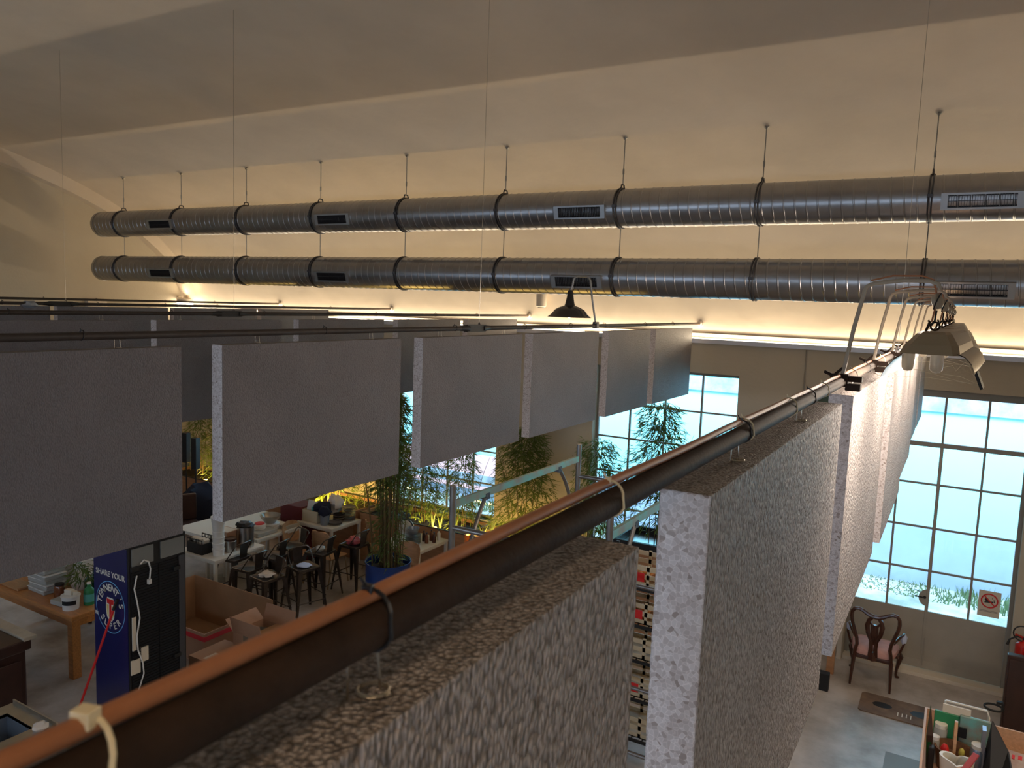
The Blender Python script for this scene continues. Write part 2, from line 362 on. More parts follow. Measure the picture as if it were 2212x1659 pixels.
def window(name, x0, x1, z0, z1, nc, rows, mull=()):
    root = bpy.data.objects.new(name, None); COL.objects.link(root); root.location = (x0, YG, z0); st(root)
    W, H = x1-x0, z1-z0; b = B(); fw = .035
    b.box('steelframe', 0, -.02, 0, fw, .03, H); b.box('steelframe', W-fw, -.02, 0, W, .03, H)
    b.box('steelframe', fw, -.02, 0, W-fw, .03, fw); b.box('steelframe', fw, -.02, H-fw*1.4, W-fw, .03, H)
    b.build('window_frame', root)
    b = B()
    for k in range(1, nc):
        w = .022 if k in mull else .013; b.box('steelframe', W*k/nc-w, -.018, fw, W*k/nc+w, .02, H-fw*1.4)
    for z in rows: b.box('steelframe', fw, -.016, z-z0-.013, W-fw, .018, z-z0+.013)
    b.build('glazing_bars', root)
    b = B(); b.box('glass', fw, .002, fw, W-fw, .006, H-fw*1.4); b.build('pane', root)
    b = B(); b.box('trim', -.02, -.2, -.03, W+.02, -.02, 0); b.build('window_sill', root, bevel=.004)
    return root
WR = [1.46, 2.02, 2.565, 3.09]
window('window_1', -12.69, -10.51, .88, 3.68, 4, WR); window('window_2', -8.76, -6.58, .88, 3.68, 4, WR)
window('window_3', -4.84, -2.64, .88, 3.68, 4, WR); window('window_4', 2.6, 4.8, .88, 3.68, 4, WR)
# glazed steel door pair
dr = bpy.data.objects.new('door_1', None); COL.objects.link(dr); dr.location = (-1.02, YG, 0); st(dr)
W = 1.85
b = B(); b.box('steelframe', 0, -.03, .05, .045, .03, 3.7); b.box('steelframe', W-.045, -.03, .05, W, .03, 3.7); b.box('steelframe', .045, -.03, 3.60, W-.045, .03, 3.7)
b.box('steelframe', .045, -.028, 2.96, W-.045, .03, 3.02); b.build('door_frame', dr, bevel=.003)
b = B()
for x0, x1 in ((.047, .922), (.926, W-.047)):
    b.box('doorpaint', x0, -.02, .06, x1, .02, .82); b.box('doorpaint', x0, -.026, .06, x1, .02, .16)
b.box('doorpaint', .910, -.03, .06, .938, .01, 2.96)
b.box('steelframe', .93, -.04, .10, .942, -.028, .47)
b.build('door_panel', dr, bevel=.002)
b = B()
for x in (.46, .925, 1.39):
    w = .02 if abs(x-.925) < .01 else .013
    b.box('steelframe', x-w, -.02, .82, x+w, .02, 2.96); b.box('steelframe', x-.013, -.02, 3.02, x+.013, .02, 3.6)
for z in (1.355, 1.915, 2.48): b.box('steelframe', .045, -.018, z-.013, W-.045, .018, z+.013)
b.build('glazing_bars', dr)
b = B(); b.box('glass', .045, .002, .82, W-.045, .006, 2.97); b.box('glass', .045, .002, 3.02, W-.045, .006, 3.6); b.build('pane', dr)
b = B(); poly = [(.925, .88)]+[(.925-.10*math.cos(a), 1.0+.11*math.sin(a)) for a in [R(-80)+R(160)*i/14 for i in range(15)]]+[(.925, 1.12)]
T = Matrix(((1, 0, 0, 0), (0, 0, 1, 0), (0, 1, 0, 0), (0, 0, 0, 1)))
b.prism('doorpaint', poly, -.024, -.008, T); lk = b.build('lock_plate', dr)
b = B(); b.tube('black', [(.895, -.02, 1.01), (.895, -.06, 1.01), (.78, -.065, 1.015)], .009, 8); b.tube('black', [(.86, -.01, 1.055), (.78, .05, 1.06)], .006, 6)
b.lathe('black', [(.018, 0), (.018, .012)], (.895, -.036, 1.01), 12, Matrix.Rotation(PI/2, 4, 'X')); b.build('door_handle', dr)

# no-smoking sign stuck on the door glass
sg = thing('no_smoking_sign', 'square white no smoking sign with red ring stuck on the door glass', 'sign', (.46, YG-.006, .91))
b = B(); b.box('paper', 0, -.004, 0, .235, 0, .33); b.build('sign_board', sg)
T = Matrix.Translation((.118, -.0045, .205)) @ Matrix.Rotation(PI/2, 4, 'X')
b = B(); ri, ro = .078, .094
vs = []; fs = []
for k in range(32):
    a = 2*PI*k/32
    for r, z in ((ri, 0), (ro, 0), (ro, .0015), (ri, .0015)): vs.append(T @ Vector((r*math.cos(a), r*math.sin(a), z)))
for k in range(32):
    for j in range(4): fs.append((k*4+j, k*4+(j+1) % 4, ((k+1) % 32)*4+(j+1) % 4, ((k+1) % 32)*4+j))
b.add(vs, fs, 'redp'); b.box('redp', -.082, -.007, .001, .082, .007, .0022, T @ Matrix.Rotation(R(-45), 4, 'Z')); b.build('prohibition_ring', sg)
b = B(); b.box('black', -.055, -.022, 0, .04, -.006, .0008, T @ Matrix.Rotation(R(8), 4, 'Z')); b.box('black', .045, -.022, 0, .055, -.006, .0008, T @ Matrix.Rotation(R(8), 4, 'Z'))
b.tube('black', [T @ Vector(p) for p in [(.045, .0, .001), (.055, .015, .001), (.03, .03, .001), (.025, .05, .001)]], .003, 6)
b.sph('black', T @ Vector((-.03, .012, .0)), .022, 12, sy=.05); b.build('cigarette_symbol', sg)
b = B(); z = -.135
for zz in (.075, .062): b.box('grey', .02, -.0048, zz, .215, -.004, zz+.005)
b.build('caption_line', sg)

# LED cornice
lc = thing('led_strip_light', 'long thin white LED strip in an aluminium profile along the window wall', 'light', (XL+.01, YW-.002, 4.11))
b = B(); b.box('ledalu', 0, -.06, 0, XR-XL-.02, 0, .062); b.build('profile', lc)
b = B(); b.box('led', 0, -.058, .063, XR-XL-.02, -.02, .075); b.build('led_diffuser', lc)
area('led_light', ((XL+XR)/2, YW-.014, 4.11+.083), XR-XL-.1, 190, (1, .81, .56), ((XL+XR)/2, YW-.9, 5.4), sy=.02)
# conduit with wall plate
b = B(); b.tube('steelframe', [(0, 0, 0), (0, 0, .85)], .009, 8); tag(b.build('wall_conduit', loc=(-1.77, YW-.012, 3.25), smooth=True), 'thin vertical conduit on the wall between window and glass door', 'pipe')
b = B(); b.box('greenwall', 0, -.02, 0, .68, 0, .72); tag(b.build('notice_board', loc=(-1.74, YW, 2.85), bevel=.004), 'dark green board on the wall beside the glazed door', 'board')

# ------------------------------------------------------------------ ducts
JX = [-.36-1.555*k for k in range(-2, 9)]
def duct(zc, top, label, rods, vents, ang):
    X0, X1, r = -13.45, 4.4, .215
    t = thing('air_duct', label, 'duct', (X0, 8.3, zc), 0, 'twin ventilation ducts')
    L = X1-X0; pitch = .108; n = 40
    prof = [(0, 0), (.036, 0), (.041, .0), (.046, .004), (.053, .004), (.058, 0), (.063, 0), (.1079, 0)]
    xs = []; x = 0
    while x < L:
        xs += [(x+a, q) for a, q in prof]; x += pitch
    vs = []; fs = []
    for (xx, q) in xs:
        for k in range(n+1):
            a = PI/2+2*PI*k/n; sh = pitch*k/n
            vs.append((min(L, max(0, xx+sh-pitch/2)), (r+q)*math.cos(a), (r+q)*math.sin(a)))
    for i in range(len(xs)-1):
        for k in range(n): fs.append((i*(n+1)+k, i*(n+1)+k+1, (i+1)*(n+1)+k+1, (i+1)*(n+1)+k))
    b = B(); b.add(vs, fs, 'duct'); b.build('duct_pipe', t, smooth=True)
    b = B(); b.lathe('duct', [(0, -.09), (.12, -.085), (.185, -.06), (r, 0), (r+.006, .01), (r+.006, .07), (r, .07)], (0, 0, 0), 40, Matrix.Rotation(PI/2, 4, 'Y')); b.build('end_cap', t, smooth=True)
    for x in JX:
        lx = x-X0
        b = B()
        for dx in (-.014, .014): b.tube('ductring', [(lx+dx, (r+.008)*math.cos(2*PI*k/32), (r+.008)*math.sin(2*PI*k/32)) for k in range(32)], .008, 6, closed=True)
        if top: b.tube('ductring', [(lx, -.05, r+.005), (lx, -.03, r+.05), (lx, .03, r+.05), (lx, .05, r+.005)], .009, 6)
        b.cb('ductring', (lx, -r-.012, .0), (.05, .02, .03)); b.build('pipe_clamp', t, smooth=True)
        b = B(); h0, h1 = rods(x)
        b.tube('rod', [(lx, 0, h0-zc), (lx, 0, h1-zc)], .006, 6)
        if top:
            b.tube('rod', [(lx, 0, h0-zc+.12), (lx, 0, h0-zc+.18)], .011, 6); b.lathe('rod', [(.03, h1-zc-.03), (.012, h1-zc-.05)][::-1], (lx, 0, 0), 10)
        b.build('hanger_rod', t)
    for vx in vents:
        lx = vx-X0; T = Matrix.Translation((lx, 0, 0)) @ Matrix.Rotation(R(ang), 4, 'X')
        b = B(); w, h, y = .32, .075, -(r+.015)
        b.box('alu', -w, y-.012, h-.018, w, y+.05, h, T); b.box('alu', -w, y-.012, -h, w, y+.05, -h+.018, T)
        b.box('alu', -w, y-.012, -h+.018, -w+.055, y+.05, h-.018, T); b.box('alu', w-.055, y-.012, -h+.018, w, y+.05, h-.018, T)
        gv = b.build('vent_grille', t)
        b = B(); b.box('black', -w+.055, y+.02, -h+.018, w-.055, y+.05, h-.018, T)
        for k in range(26): b.box('ductring', -w+.06+k*.0205, y-.004, -h+.018, -w+.063+k*.0205, y+.02, h-.018, T)
        b.box('ductring', -w+.055, y-.002, -.002, w-.055, y+.018, .002, T); b.build('vent_louvre', gv)
ZU, ZD = 5.70, 4.925
duct(ZU, True, 'upper galvanised spiral air duct with ring clamps, hung on rods from the vault', lambda x: (ZU+.26, vz(8.3)+.02), [-11.5, -7.7, -3.9, .05], 14)
duct(ZD, False, 'lower galvanised spiral air duct hanging just beneath the other one', lambda x: (ZD+.215, ZU-.215), [-11.5, -7.7, -3.9, .05], 18)

# ------------------------------------------------------------------ rails
RX = [-.316, -3.24, -6.04, -8.87, -11.69]; RZ = 4.385
RN = ['nearest ceiling rail, a brown tube with a cable on top running across the foreground', 'second rail from the viewer, a dark tube carrying the row of big shaded foam boards',
      'third dark rail behind the black pendant lamp row, with wire to the vault', 'fourth dark rail with bluish wrapping near its coupling', 'farthest thin dark rail close to the arched end wall']
def ties(t, ys, near):
    for y, m in ys:
        b = B(); r = .0165 if near else .019
        loop = [(r*math.cos(a)*1.02, y+.004*math.sin(a*1), r*math.sin(a)*1.0+.003) for a in [2*PI*k/18 for k in range(18)]]
        loop = [(px-.003 if pz > 0 else px, py, pz+(.0035 if pz > 0 else -.001)) for px, py, pz in loop]
        w = .0017 if near else .003
        b.tube(m, loop, w, 6, closed=True); hs = .0085 if y < .2 and near else .006
        b.cb(m, (-.005, y, r+.008), (hs*1.2, hs, hs), rz=.3)
        if not (y < .2 and near): b.tube(m, [(-.006, y, r+.009), (-.009, y-.003, r+.016)], w*.8, 5)
        b.build('cable_tie', t, bevel=.0012)
for k, x in enumerate(RX):
    t = thing('ceiling_rail', RN[k], 'rail', (x, 0, RZ), 0, 'parallel ceiling rails')
    y0 = -3.3
    b = B(); r = .0145 if k == 0 else .0175
    if k == 0:
        b.tube('rust', [(0, y0, 0), (0, 2.30, 0)], r, 20); b.tube('tube', [(0, 2.30, 0), (0, 2.75, 0), (0, YW, 0)], r, 20)  # lighter tube colour on the far stretch
        b.build('tube', t, smooth=True)
        b = B(); pts = [(-.0062+.0008*math.sin(y*7), y, r+.0052+.0008*math.sin(y*11)) for y in [y0+(YW-y0)*i/140 for i in range(141)]]
        b.tube('cable', pts, .0056, 10); b.build('electric_cable', t, smooth=True)
        ties(t, [(.186, 'tie_w'), (.374, 'tie_k'), (.768, 'tie_w'), (1.35, 'tie_k'), (1.37, 'tie_w'), (1.78, 'tie_w'), (2.03, 'tie_k'), (2.25, 'tie_w'), (2.9, 'tie_k'), (3.35, 'tie_k'), (4.0, 'tie_w')], True)
    else:
        b.tube('darktube', [(0, y0, 0), (0, YW-.6, 0)], r, 12); b.tube('tube', [(0, YW-.6, 0), (0, YW, 0)], r, 12); b.build('tube', t, smooth=True)
        ties(t, [(yy+.35*(k == 1), 'tie_k') for yy in (1.55, 3.0, 4.35, 5.4, 6.3, 7.1, 8.3, 9.3)], False)
    b = B(); b.lathe('trim', [(.05, 0), (.05, .012), (.03, .02), (.02, .05)], (0, YW, 0), 16, Matrix.Rotation(PI/2, 4, 'X')); b.build('wall_flange', t, smooth=True)
    b = B()
    cy = 4.97
    for s in (-1, 1): b.cb('black', (s*.012, cy, 0), (.01, .26, .056)); b.lathe('black', [(.028, 0), (.028, .03), (.021, .06), (.019, .10)], (0, cy+s*.10, 0), 12, Matrix.Rotation(-s*PI/2, 4, 'X'))
    b.tube('ductring', [(0, cy+.04, .02), (.0, cy+.055, .045), (0, cy+.07, .025)], .004, 6)
    b.build('tube_coupling', t, smooth=True)
    b = B(); b.tube('wire', [(0, cy+.055, .04), (0, cy+.055, vz(cy)-RZ+.01)], .0016 if k < 2 else .0022, 5); b.build('suspension_wire', t)
    if k == 3:
        b = B(); b.sph('bluegrey', (0, 4.62, -.01), .06, 10, sx=.6, sy=1.5, sz=.7, jit=.5); b.build('wrapping', t, label='bluish crumpled plastic wrapping')

# ------------------------------------------------------------------ foam boards
def foam_board(L, H, D, fine=False, skin='foam_shaded'):
    b = B(); vs = []; 
    s = B(); s.mi(skin); s.mi('foam_cut')
    if not fine:
        s.box(skin, -D/2, 0, -H, D/2, L, 0)
        me = s.build('foam_board_tmp'); 
    else:
        bm = bmesh.new(); g = fine
        nx, ny, nz = max(2, round(D/g)), round(L/g), round(H/g)
        def face(o, u, v, nu, nv):
            vv = [[bm.verts.new(o+u*(i/nu)+v*(j/nv)) for j in range(nv+1)] for i in range(nu+1)]
            for i in range(nu):
                for j in range(nv): bm.faces.new((vv[i][j], vv[i+1][j], vv[i+1][j+1], vv[i][j+1]))
        X, Y, Z = Vector((D, 0, 0)), Vector((0, L, 0)), Vector((0, 0, H)); o = Vector((-D/2, 0, -H))
        face(o, Y, Z, ny, nz); face(o+X, Y, Z, ny, nz); face(o, X, Z, nx, nz); face(o+Y, X, Z, nx, nz); face(o, X, Y, nx, ny); face(o+Z, X, Y, nx, ny)
        bmesh.ops.remove_doubles(bm, verts=bm.verts, dist=g*.1); bmesh.ops.recalc_face_normals(bm, faces=bm.faces); bm.normal_update()
        for v in bm.verts:
            p = v.co.copy(); d = noise.noise(p*90)
            v.co = p+v.normal*(.0011*d)
        me0 = bpy.data.meshes.new('foam'); bm.to_mesh(me0); bm.free(); me0.materials.append(M[skin]); me0.materials.append(M['foam_cut'])
        for p in me0.polygons: p.use_smooth = True
        me = bpy.data.objects.new('foam_board_tmp', me0); COL.objects.link(me)
    m = me.data
    if len(m.materials) < 2: m.materials.append(M['foam_cut'])
    for p in m.polygons: p.material_index = 1 if (abs(p.normal.y) > .6 and (p.center.y < .012 or p.center.y > L-.012)) else 0
    bpy.data.objects.remove(me); return m
CF = {}
def panel(x, y0, y1, label, group, fine=False, H=.925, D=.078, ztop=4.325, rz=0, hooks=(.18, .82)):
    L = y1-y0; skin = 'foam_lit' if x > -1 else 'foam_shaded'; key = (round(L, 3), bool(fine), D, H, skin)
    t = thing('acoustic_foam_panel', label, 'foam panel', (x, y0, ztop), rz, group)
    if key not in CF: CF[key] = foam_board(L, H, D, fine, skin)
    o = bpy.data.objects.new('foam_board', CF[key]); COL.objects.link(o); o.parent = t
    for hk in hooks:
        b = B(); y = L*hk; g = RZ-ztop
        b.tube('wire', [(-.004, y-.012, -.03), (-.003, y-.012, g-.022), (.0, y-.002, g-.012), (.003, y+.010, g-.022), (.006, y+.012, -.004)], .0011, 6)
        b.tube('wire', [(.006+.011*math.cos(a), y+.004+.011*math.sin(a), .0015+.0012*a/6) for a in [2.2*2*PI*i/30 for i in range(31)]], .001, 6)
        b.build('wire_hook', t)
D = .078
px = RX[0]-.022
G1 = 'white foam boards hung along the nearest rail'; G2 = 'foam boards on the second rail'; G3 = 'foam boards on the third rail'; G4 = 'foam boards on the fourth rail'
xr = -.338
panel(xr, -.62, .817, 'nearest foam board filling the bottom foreground, its beaded top edge under the brown tube', G1, fine=.0042, hooks=(.3, .703))
panel(xr, 1.11, 2.535, 'tall foreground foam board with its cut end facing the viewer, bead pattern visible', G1, fine=.0042, hooks=(.2, .645))
panel(xr, 2.815, 4.20, 'brightly lamp-lit foam board just behind the foreground pair', G1)
panel(xr+.016, 4.41, 5.80, 'lit foam board with its bottom corner against the glazed door, behind the brightest one', G1, hooks=(.2, .8))
panel(xr-.01, 6.05, 7.45, 'lit foam board third from the window wall end of the nearest rail', G1)
panel(xr-.045, 7.70, 9.1, 'narrow-looking lit foam board second from the wall end of the nearest rail', G1)
panel(xr-.045, 9.33, 10.5, 'last lit foam board at the wall end of the nearest rail', G1)
R2 = [(.72, 2.383, 'large dark shaded foam board at the left edge, above the blue cooler'), (2.62, 4.068, 'large shaded foam board with a pale left end, above the bar stools'),
      (4.31, 5.715, 'shaded foam board right of the bamboo gap, above the green scaffold rail'), (5.90, 7.32, 'shaded foam board directly under the black pendant lamp'),
      (7.58, 8.84, 'brownish foam board covering the left part of the window'), (9.03, 10.5, 'smallest-looking foam board at the wall end of the second rail')]
for a, c, l in R2: panel(-3.279, a, c, l, G2, H=.925)
R3 = [(2.55, 3.985, 'foam board on the third rail at the left picture edge'), (4.20, 5.62, 'foam board on the third rail seen above the gap with the loudspeakers'),
      (5.86, 7.247, 'foam board on the third rail left of the wire hung coupling'), (7.51, 8.887, 'foam board on the third rail behind the coupling of the second rail'),
      (9.06, 10.46, 'foam board at the wall end of the third rail, left of the black pendant lamp')]
for a, c, l in R3: panel(-6.079, a, c, l, G3)
R4 = [(3.4, 4.847, 'faint foam board of the fourth rail at the far left'), (4.93, 6.337, 'foam board of the fourth rail showing a strip above the third row, left part'),
      (6.42, 7.787, 'foam board of the fourth rail beneath the glowing round lamp'), (7.87, 9.253, 'foam board of the fourth rail nearest the window wall')]
for a, c, l in R4: panel(-8.909, a, c, l, G4, ztop=4.355)

# ------------------------------------------------------------------ clamp-on lamps of the near rail
M['armtube'] = mat('lamp_arm_paint', (.36, .29, .21), .5)
def reflector_lamp(y, label, first=None):
    if first: return dup(first, (RX[0], y, RZ), None, label)
    t = thing('reflector_lamp', label, 'lamp', (RX[0], y, RZ), -.05, 'reflector lamps clamped along the nearest rail')
    b = B(); b.tube('armtube', [(0, 0, .015), (.022, 0, .17), (.045, 0, .29), (.052, 0, .303), (.07, 0, .312), (.15, 0, .322), (.22, 0, .322), (.243, 0, .312), (.25, 0, .295)], .0064, 8); b.build('lamp_arm', t, smooth=True)
    b = B(); b.tube('cable', [(.06, 0, .32), (.12, .004, .336), (.2, 0, .336), (.23, 0, .325), (.245, 0, .27), (.235, 0, .2)], .003, 6); b.build('lamp_cable', t, smooth=True)
    b = B(); b.cb('rust', (-.005, 0, .006), (.05, .03, .04)); b.cb('rust', (.035, .0, -.014), (.045, .03, .022)); b.cb('rust', (.04, .0, .012), (.04, .026, .018)); b.tube('rust', [(-.03, -.0, .02), (-.055, -.0, .03)], .006, 6)
    b.tube('rust', [(-.035, 0, .01), (.0, 0, .045)], .005, 6); b.build('rail_clamp', t, bevel=.002)
    b = B(); b.lathe('porc', [(.0, -.012), (.013, -.012), (.023, -.005), (.023, .005), (.013, .012), (0, .012)], (.245, 0, .262), 20, Matrix.Rotation(R(75), 4, 'Y') @ Matrix.Rotation(R(25), 4, 'X')); b.tube('black', [(.245+.0232*math.sin(a)*.35, .0232*math.cos(a), .262+.0232*math.sin(a)) for a in [2*PI*i/16 for i in range(16)]], .002, 5, closed=True); b.build('insulator', t, smooth=True)
    b = B(); b.tube('black', [(.245, 0, .235), (.243, 0, .205), (.235, 0, .19)], .003, 5); b.tube('rust', [(.245+.012*math.cos(a), 0, .188+.012*math.sin(a)) for a in [2*PI*i/12 for i in range(12)]], .003, 5, closed=True)
    b.tube('rust', [(.222, 0, .172), (.23, 0, .2), (.225, 0, .205)], .004, 6); b.build('hook', t)
    # hood: open box with sloping sides, long in y
    b = B(); zt, zb = .170, .108; xc = .25; ht = (.046, .10); hb = (.078, .135); dxb = -.006
    def ring(hx, hy, z, dx, c): return [(xc+dx+s[0]*hx, (s[1]*hy if s[1] < 0 else .62+s[1]*hy), z) for s in [(-1, -c), (-c, -1), (c, -1), (1, -c), (1, c), (c, 1), (-c, 1), (-1, c)]]
    rs = [ring(.038, .07, zt+.003, 0, .7), ring(ht[0], .085, zt-.004, 0, .7), ring(.068, .11, .135, dxb*.5, .75), ring(hb[0], .12, zb, dxb, .78)]
    inn = [ring(hb[0]-.003, .117, zb, dxb, .78), ring(.065, .107, .135, dxb*.5, .75), ring(.036, .067, zt-.002, 0, .7)]
    vs = [v for q in rs for v in q]; fs = [(i*8+k, i*8+(k+1) % 8, i*8+8+(k+1) % 8, i*8+8+k) for i in range(3) for k in range(8)]+[tuple(range(8))]
    b.add(vs, fs, 'enamel'); vs = [v for q in inn for v in q]; fs = [(i*8+k, i*8+(k+1) % 8, i*8+8+(k+1) % 8, i*8+8+k) for i in range(2) for k in range(8)]+[tuple(range(16, 24))]
    b.add(vs, fs, 'reflector'); b.build('lamp_hood', t)
    # wings
    def wing(path, m1, m2, name):
        b = B(); w = .115; w2 = .72
        n = len(path); vs = []
        for (x, z) in path: vs += [(x, -w, z), (x, w2, z)]
        up = [(x, y, z+.003) for x, y, z in vs]
        fs = [(2*i, 2*i+1, 2*i+3, 2*i+2) for i in range(n-1)]
        b.add(vs, fs, m2); b.add(up, fs, m1); return b.build(name, t, smooth=True)
    wing([(.178, .106), (.155, .086), (.136, .060), (.124, .033)], 'enamel', 'reflector', 'reflector_wing')
    wing([(.315, .112), (.335, .104), (.352, .085), (.362, .060)], 'enamel', 'reflector', 'reflector_wing')
    b = B(); b.cb('black', (.371, 0, .038), (.008, .10, .05), ry=R(-22)); b.build('wing_tab', t)
    for bx, by in ((.185, -.03), (.262, -.05)):
        b = B(); b.lathe('bulb', [(0, .052), (.010, .054), (.017, .062), (.018, .078), (.018, .115), (.012, .13)], (bx, by, 0), 16); b.build('bulb', t, smooth=True)
    b = B()
    for pts in ([(.1, .02, .055), (.2, 0, .057), (.37, 0, .02)], [(.19, -.02, .06), (.262, -.05, .052), (.32, 0, .045), (.37, 0, .025)], [(.335, 0, .1), (.352, 0, .055), (.37, 0, .03)], [(.262, -.05, .065), (.30, 0, .075), (.31, 0, .06), (.33, 0, .088)], [(.1, 0, .03), (.24, 0, .034), (.36, 0, .026)]):
        b.tube('web', pts, .0004, 4)
    b.build('cobweb', t)
    return t
LAB = ['nearest beige reflector lamp with two bulbs and cobwebs, clamped above the foam boards', 'second reflector lamp arm and round insulator directly behind the nearest lamp', 'third arched lamp on the near rail, mostly hidden by the lamps before it',
       'fourth arched lamp on the near rail, only its bent tube showing', 'fifth arched lamp on the near rail, a thin bent tube in the gap', 'sixth and farthest arched lamp on the near rail']
L0 = reflector_lamp(2.62, LAB[0]); LY = [2.62, 3.58, 4.55, 5.45, 6.4, 7.35]
for y, l in list(zip(LY, LAB))[1:]: reflector_lamp(y, l, L0)
for i, y in enumerate(LY): area('lamp_light', (RX[0]+.275, y+.37, RZ+.120), .07, 19.0, (1, .84, .70), (RX[0]-.04, y+.37, RZ-.12), sy=.6)

# black pendant on second rail
t = thing('pendant_lamp', 'black enamel pendant lamp on a bent tube arm, hanging before the lower air duct', 'lamp', (RX[1], 7.225, RZ))
b = B(); b.tube('alu', [(0, 0, .01), (-.05, 0, .25), (-.085, 0, .46), (-.10, 0, .485), (-.13, 0, .497), (-.22, 0, .50), (-.255, 0, .49), (-.275, 0, .46), (-.285, 0, .40), (-.305, 0, .345)], .0105, 8); b.build('lamp_arm', t, smooth=True)
b = B(); b.cb('ductring', (0, 0, 0), (.05, .06, .05)); b.cb('ductring', (-.0, .0, .03), (.03, .1, .02)); b.build('rail_clamp', t, bevel=.004)
b = B(); b.lathe('blackgloss', [(.0, .355), (.022, .355), (.03, .335), (.033, .30), (.045, .23), (.055, .195), (.10, .18), (.13, .165), (.155, .15), (.19, .105), (.225, .078), (.23, .074), (.224, .074), (.18, .10), (.15, .145), (.05, .185), (0, .19)], (-.305, 0, 0), 32); b.build('lamp_shade', t, smooth=True)
b = B(); b.sph('glow', (-.305, 0, .098), .032, 12); b.build('bulb', t, smooth=True)
b = B(); b.tube('black', [(-.285, 0, .42), (-.26, .01, .38), (-.28, 0, .345), (-.3, 0, .35)], .004, 5); b.build('lamp_cable', t)
# white cylinder spotlight by the wall, glowing ceiling lamp and box at the end wall
t = thing('cylinder_spotlight', 'white cylindrical spotlight below the lower duct, left of the black pendant lamp', 'lamp', (-5.71, 10.62, 4.53))
b = B(); b.lathe('trim', [(.06, .0), (.078, .012), (.082, .03), (.082, .26), (.075, .27)], (0, 0, 0), 24); b.build('housing', t, smooth=True)
b = B(); b.cb('trim', (.0, .1, .18), (.03, .25, .03)); b.build('bracket', t)
b = B(); b.lathe('ductring', [(.05, -.012), (.055, 0)], (0, 0, 0), 20); b.build('lens', t)
t = thing('glowing_round_lamp', 'small round lamp glowing near the corner of the arched end wall', 'lamp', (-14.2, 10.55, 4.31))
b = B(); b.lathe('glow', [(.0, -.07), (.15, -.07), (.16, -.06), (.16, -.02), (.12, -.01)], (0, 0, .04), 24); b.build('diffuser', t, smooth=True)
b = B(); b.lathe('trim', [(.165, -.015), (.165, .03), (.05, .05)], (0, 0, .06), 24); b.cb('trim', (-.12, 0, .1), (.26, .05, .04)); b.build('housing', t, smooth=True)
area('round_lamp_light', (-14.15, 10.5, 4.5), .25, 2, (1, .78, .5), (-14.3, 10.7, 6), 'DISK')
b = B(); b.box('trim', 0, 0, 0, .1, .38, .17); tag(b.build('junction_box', loc=(XL, 8.55, 4.19), bevel=.008), 'pale rectangular box fixed on the arched end wall', 'box')

# ------------------------------------------------------------------ outside
b = B(); b.box('extground', -30, YG+.12, -.3, 16, 15.0, 0); st(b.build('outdoor_ground'))
t = thing('building_across', 'white building with blue plinth across the lane, seen through the windows', 'building', (-7, 14.75, 0))
b = B(); b.box('extwall', -25, 0, 1.0, 22, .4, 3.02); b.build('outer_wall', t)
b = B(); b.box('extblue', -25, -.05, 0, 22, .4, 1.0); b.build('plinth', t)
b = B(); b.box('extgrey', -25, -.06, 3.02, 22, .4, 3.28); b.box('extwall', -25, 0, 3.28, 22, .4, 4.2); b.build('cornice_band', t)
k = 0
for wx in [i*.62-9 for i in range(36)]:
    b = B(); b.box('extblue', wx, -.03, 3.31, wx+.5, 0, 3.75); b.build('strip_window', t); k += 1
b = B(); b.box('extpink', -6, -.09, .60, -1.0, -.05, 1.06); b.box('extgrey', -6, -.10, .34, -1.0, -.05, .60); b.box('extpink', -6, -.11, .24, -1.0, -.05, .34); b.build('pink_panel', t, label='pale pink painted wall panel')
b = B()
for i in range(5000):
    x = random.uniform(-13, 9); h = random.uniform(.03, .14)*(1+.6*math.sin(x*2)); y = random.uniform(13.9, 14.66)
    b.add([(x-.012, y, 0), (x+.012, y, 0), (x+random.uniform(-.06, .06), y+random.uniform(-.05, .03), h)], [(0, 1, 2)], 'weeds')
tag(b.build('weeds'), 'strip of green weeds along the foot of the building outside', 'weeds', kind='stuff')

# ------------------------------------------------------------------ bamboo
def leafmesh(n, rx, ry, h, seed, low=.12, drop=1):
    rnd = random.Random(seed); b = B()
    nodes = []
    for i in range(n//5):
        z = h*(low+(1-low)*rnd.random()**.85); w = (1-.55*z/h) if drop else 1
        a = rnd.random()*2*PI; r = rnd.random()**.6; nodes.append((Vector((math.cos(a)*r*rx*w, math.sin(a)*r*ry*w, z)), a))
    for p, a in nodes:
        for k in range(5):
            aa = a+rnd.uniform(-1.1, 1.1); L = rnd.uniform(.09, .18); d = Vector((math.cos(aa), math.sin(aa), rnd.uniform(-.9, .35))).normalized()
            s = d.cross(Vector((rnd.uniform(-.5, .5), rnd.uniform(-.5, .5), 1))).normalized()*rnd.uniform(.006, .011)
            o = p+Vector((rnd.uniform(-.05, .05), rnd.uniform(-.05, .05), rnd.uniform(-.04, .04))); m = o+d*L*.45
            b.add([o, m+s, o+d*L+Vector((0, 0, -.02)), m-s], [(0, 1, 2, 3)], 'leaf')
    return b
FM = {}
def bamboo(x, y, z, h, rx, ry, n, seed, label, group='bamboo along the window planters', culms=7, low=.12):
    t = thing('bamboo_plant', label, 'bamboo', (x, y, z), 0, group); rnd = random.Random(seed)
    for i in range(culms):
        a = rnd.random()*2*PI; q = rnd.random(); bx, by = math.cos(a)*q*rx*.55, math.sin(a)*q*ry*.55; lx, ly = bx*1.4+rnd.uniform(-.06, .06), by*1.4; hh = h*rnd.uniform(.7, 1)
        b = B(); b.tube('culm', [(bx+lx*s*s, by+ly*s*s, hh*s) for s in [k/6 for k in range(7)]], [.0085*(1-.7*k/6) for k in range(7)], 5); b.build('culm', t, smooth=True)
    leafmesh(n, rx, ry, h, seed, low).build('foliage', t, kind='stuff')
GB = 'bamboo along the window planters'
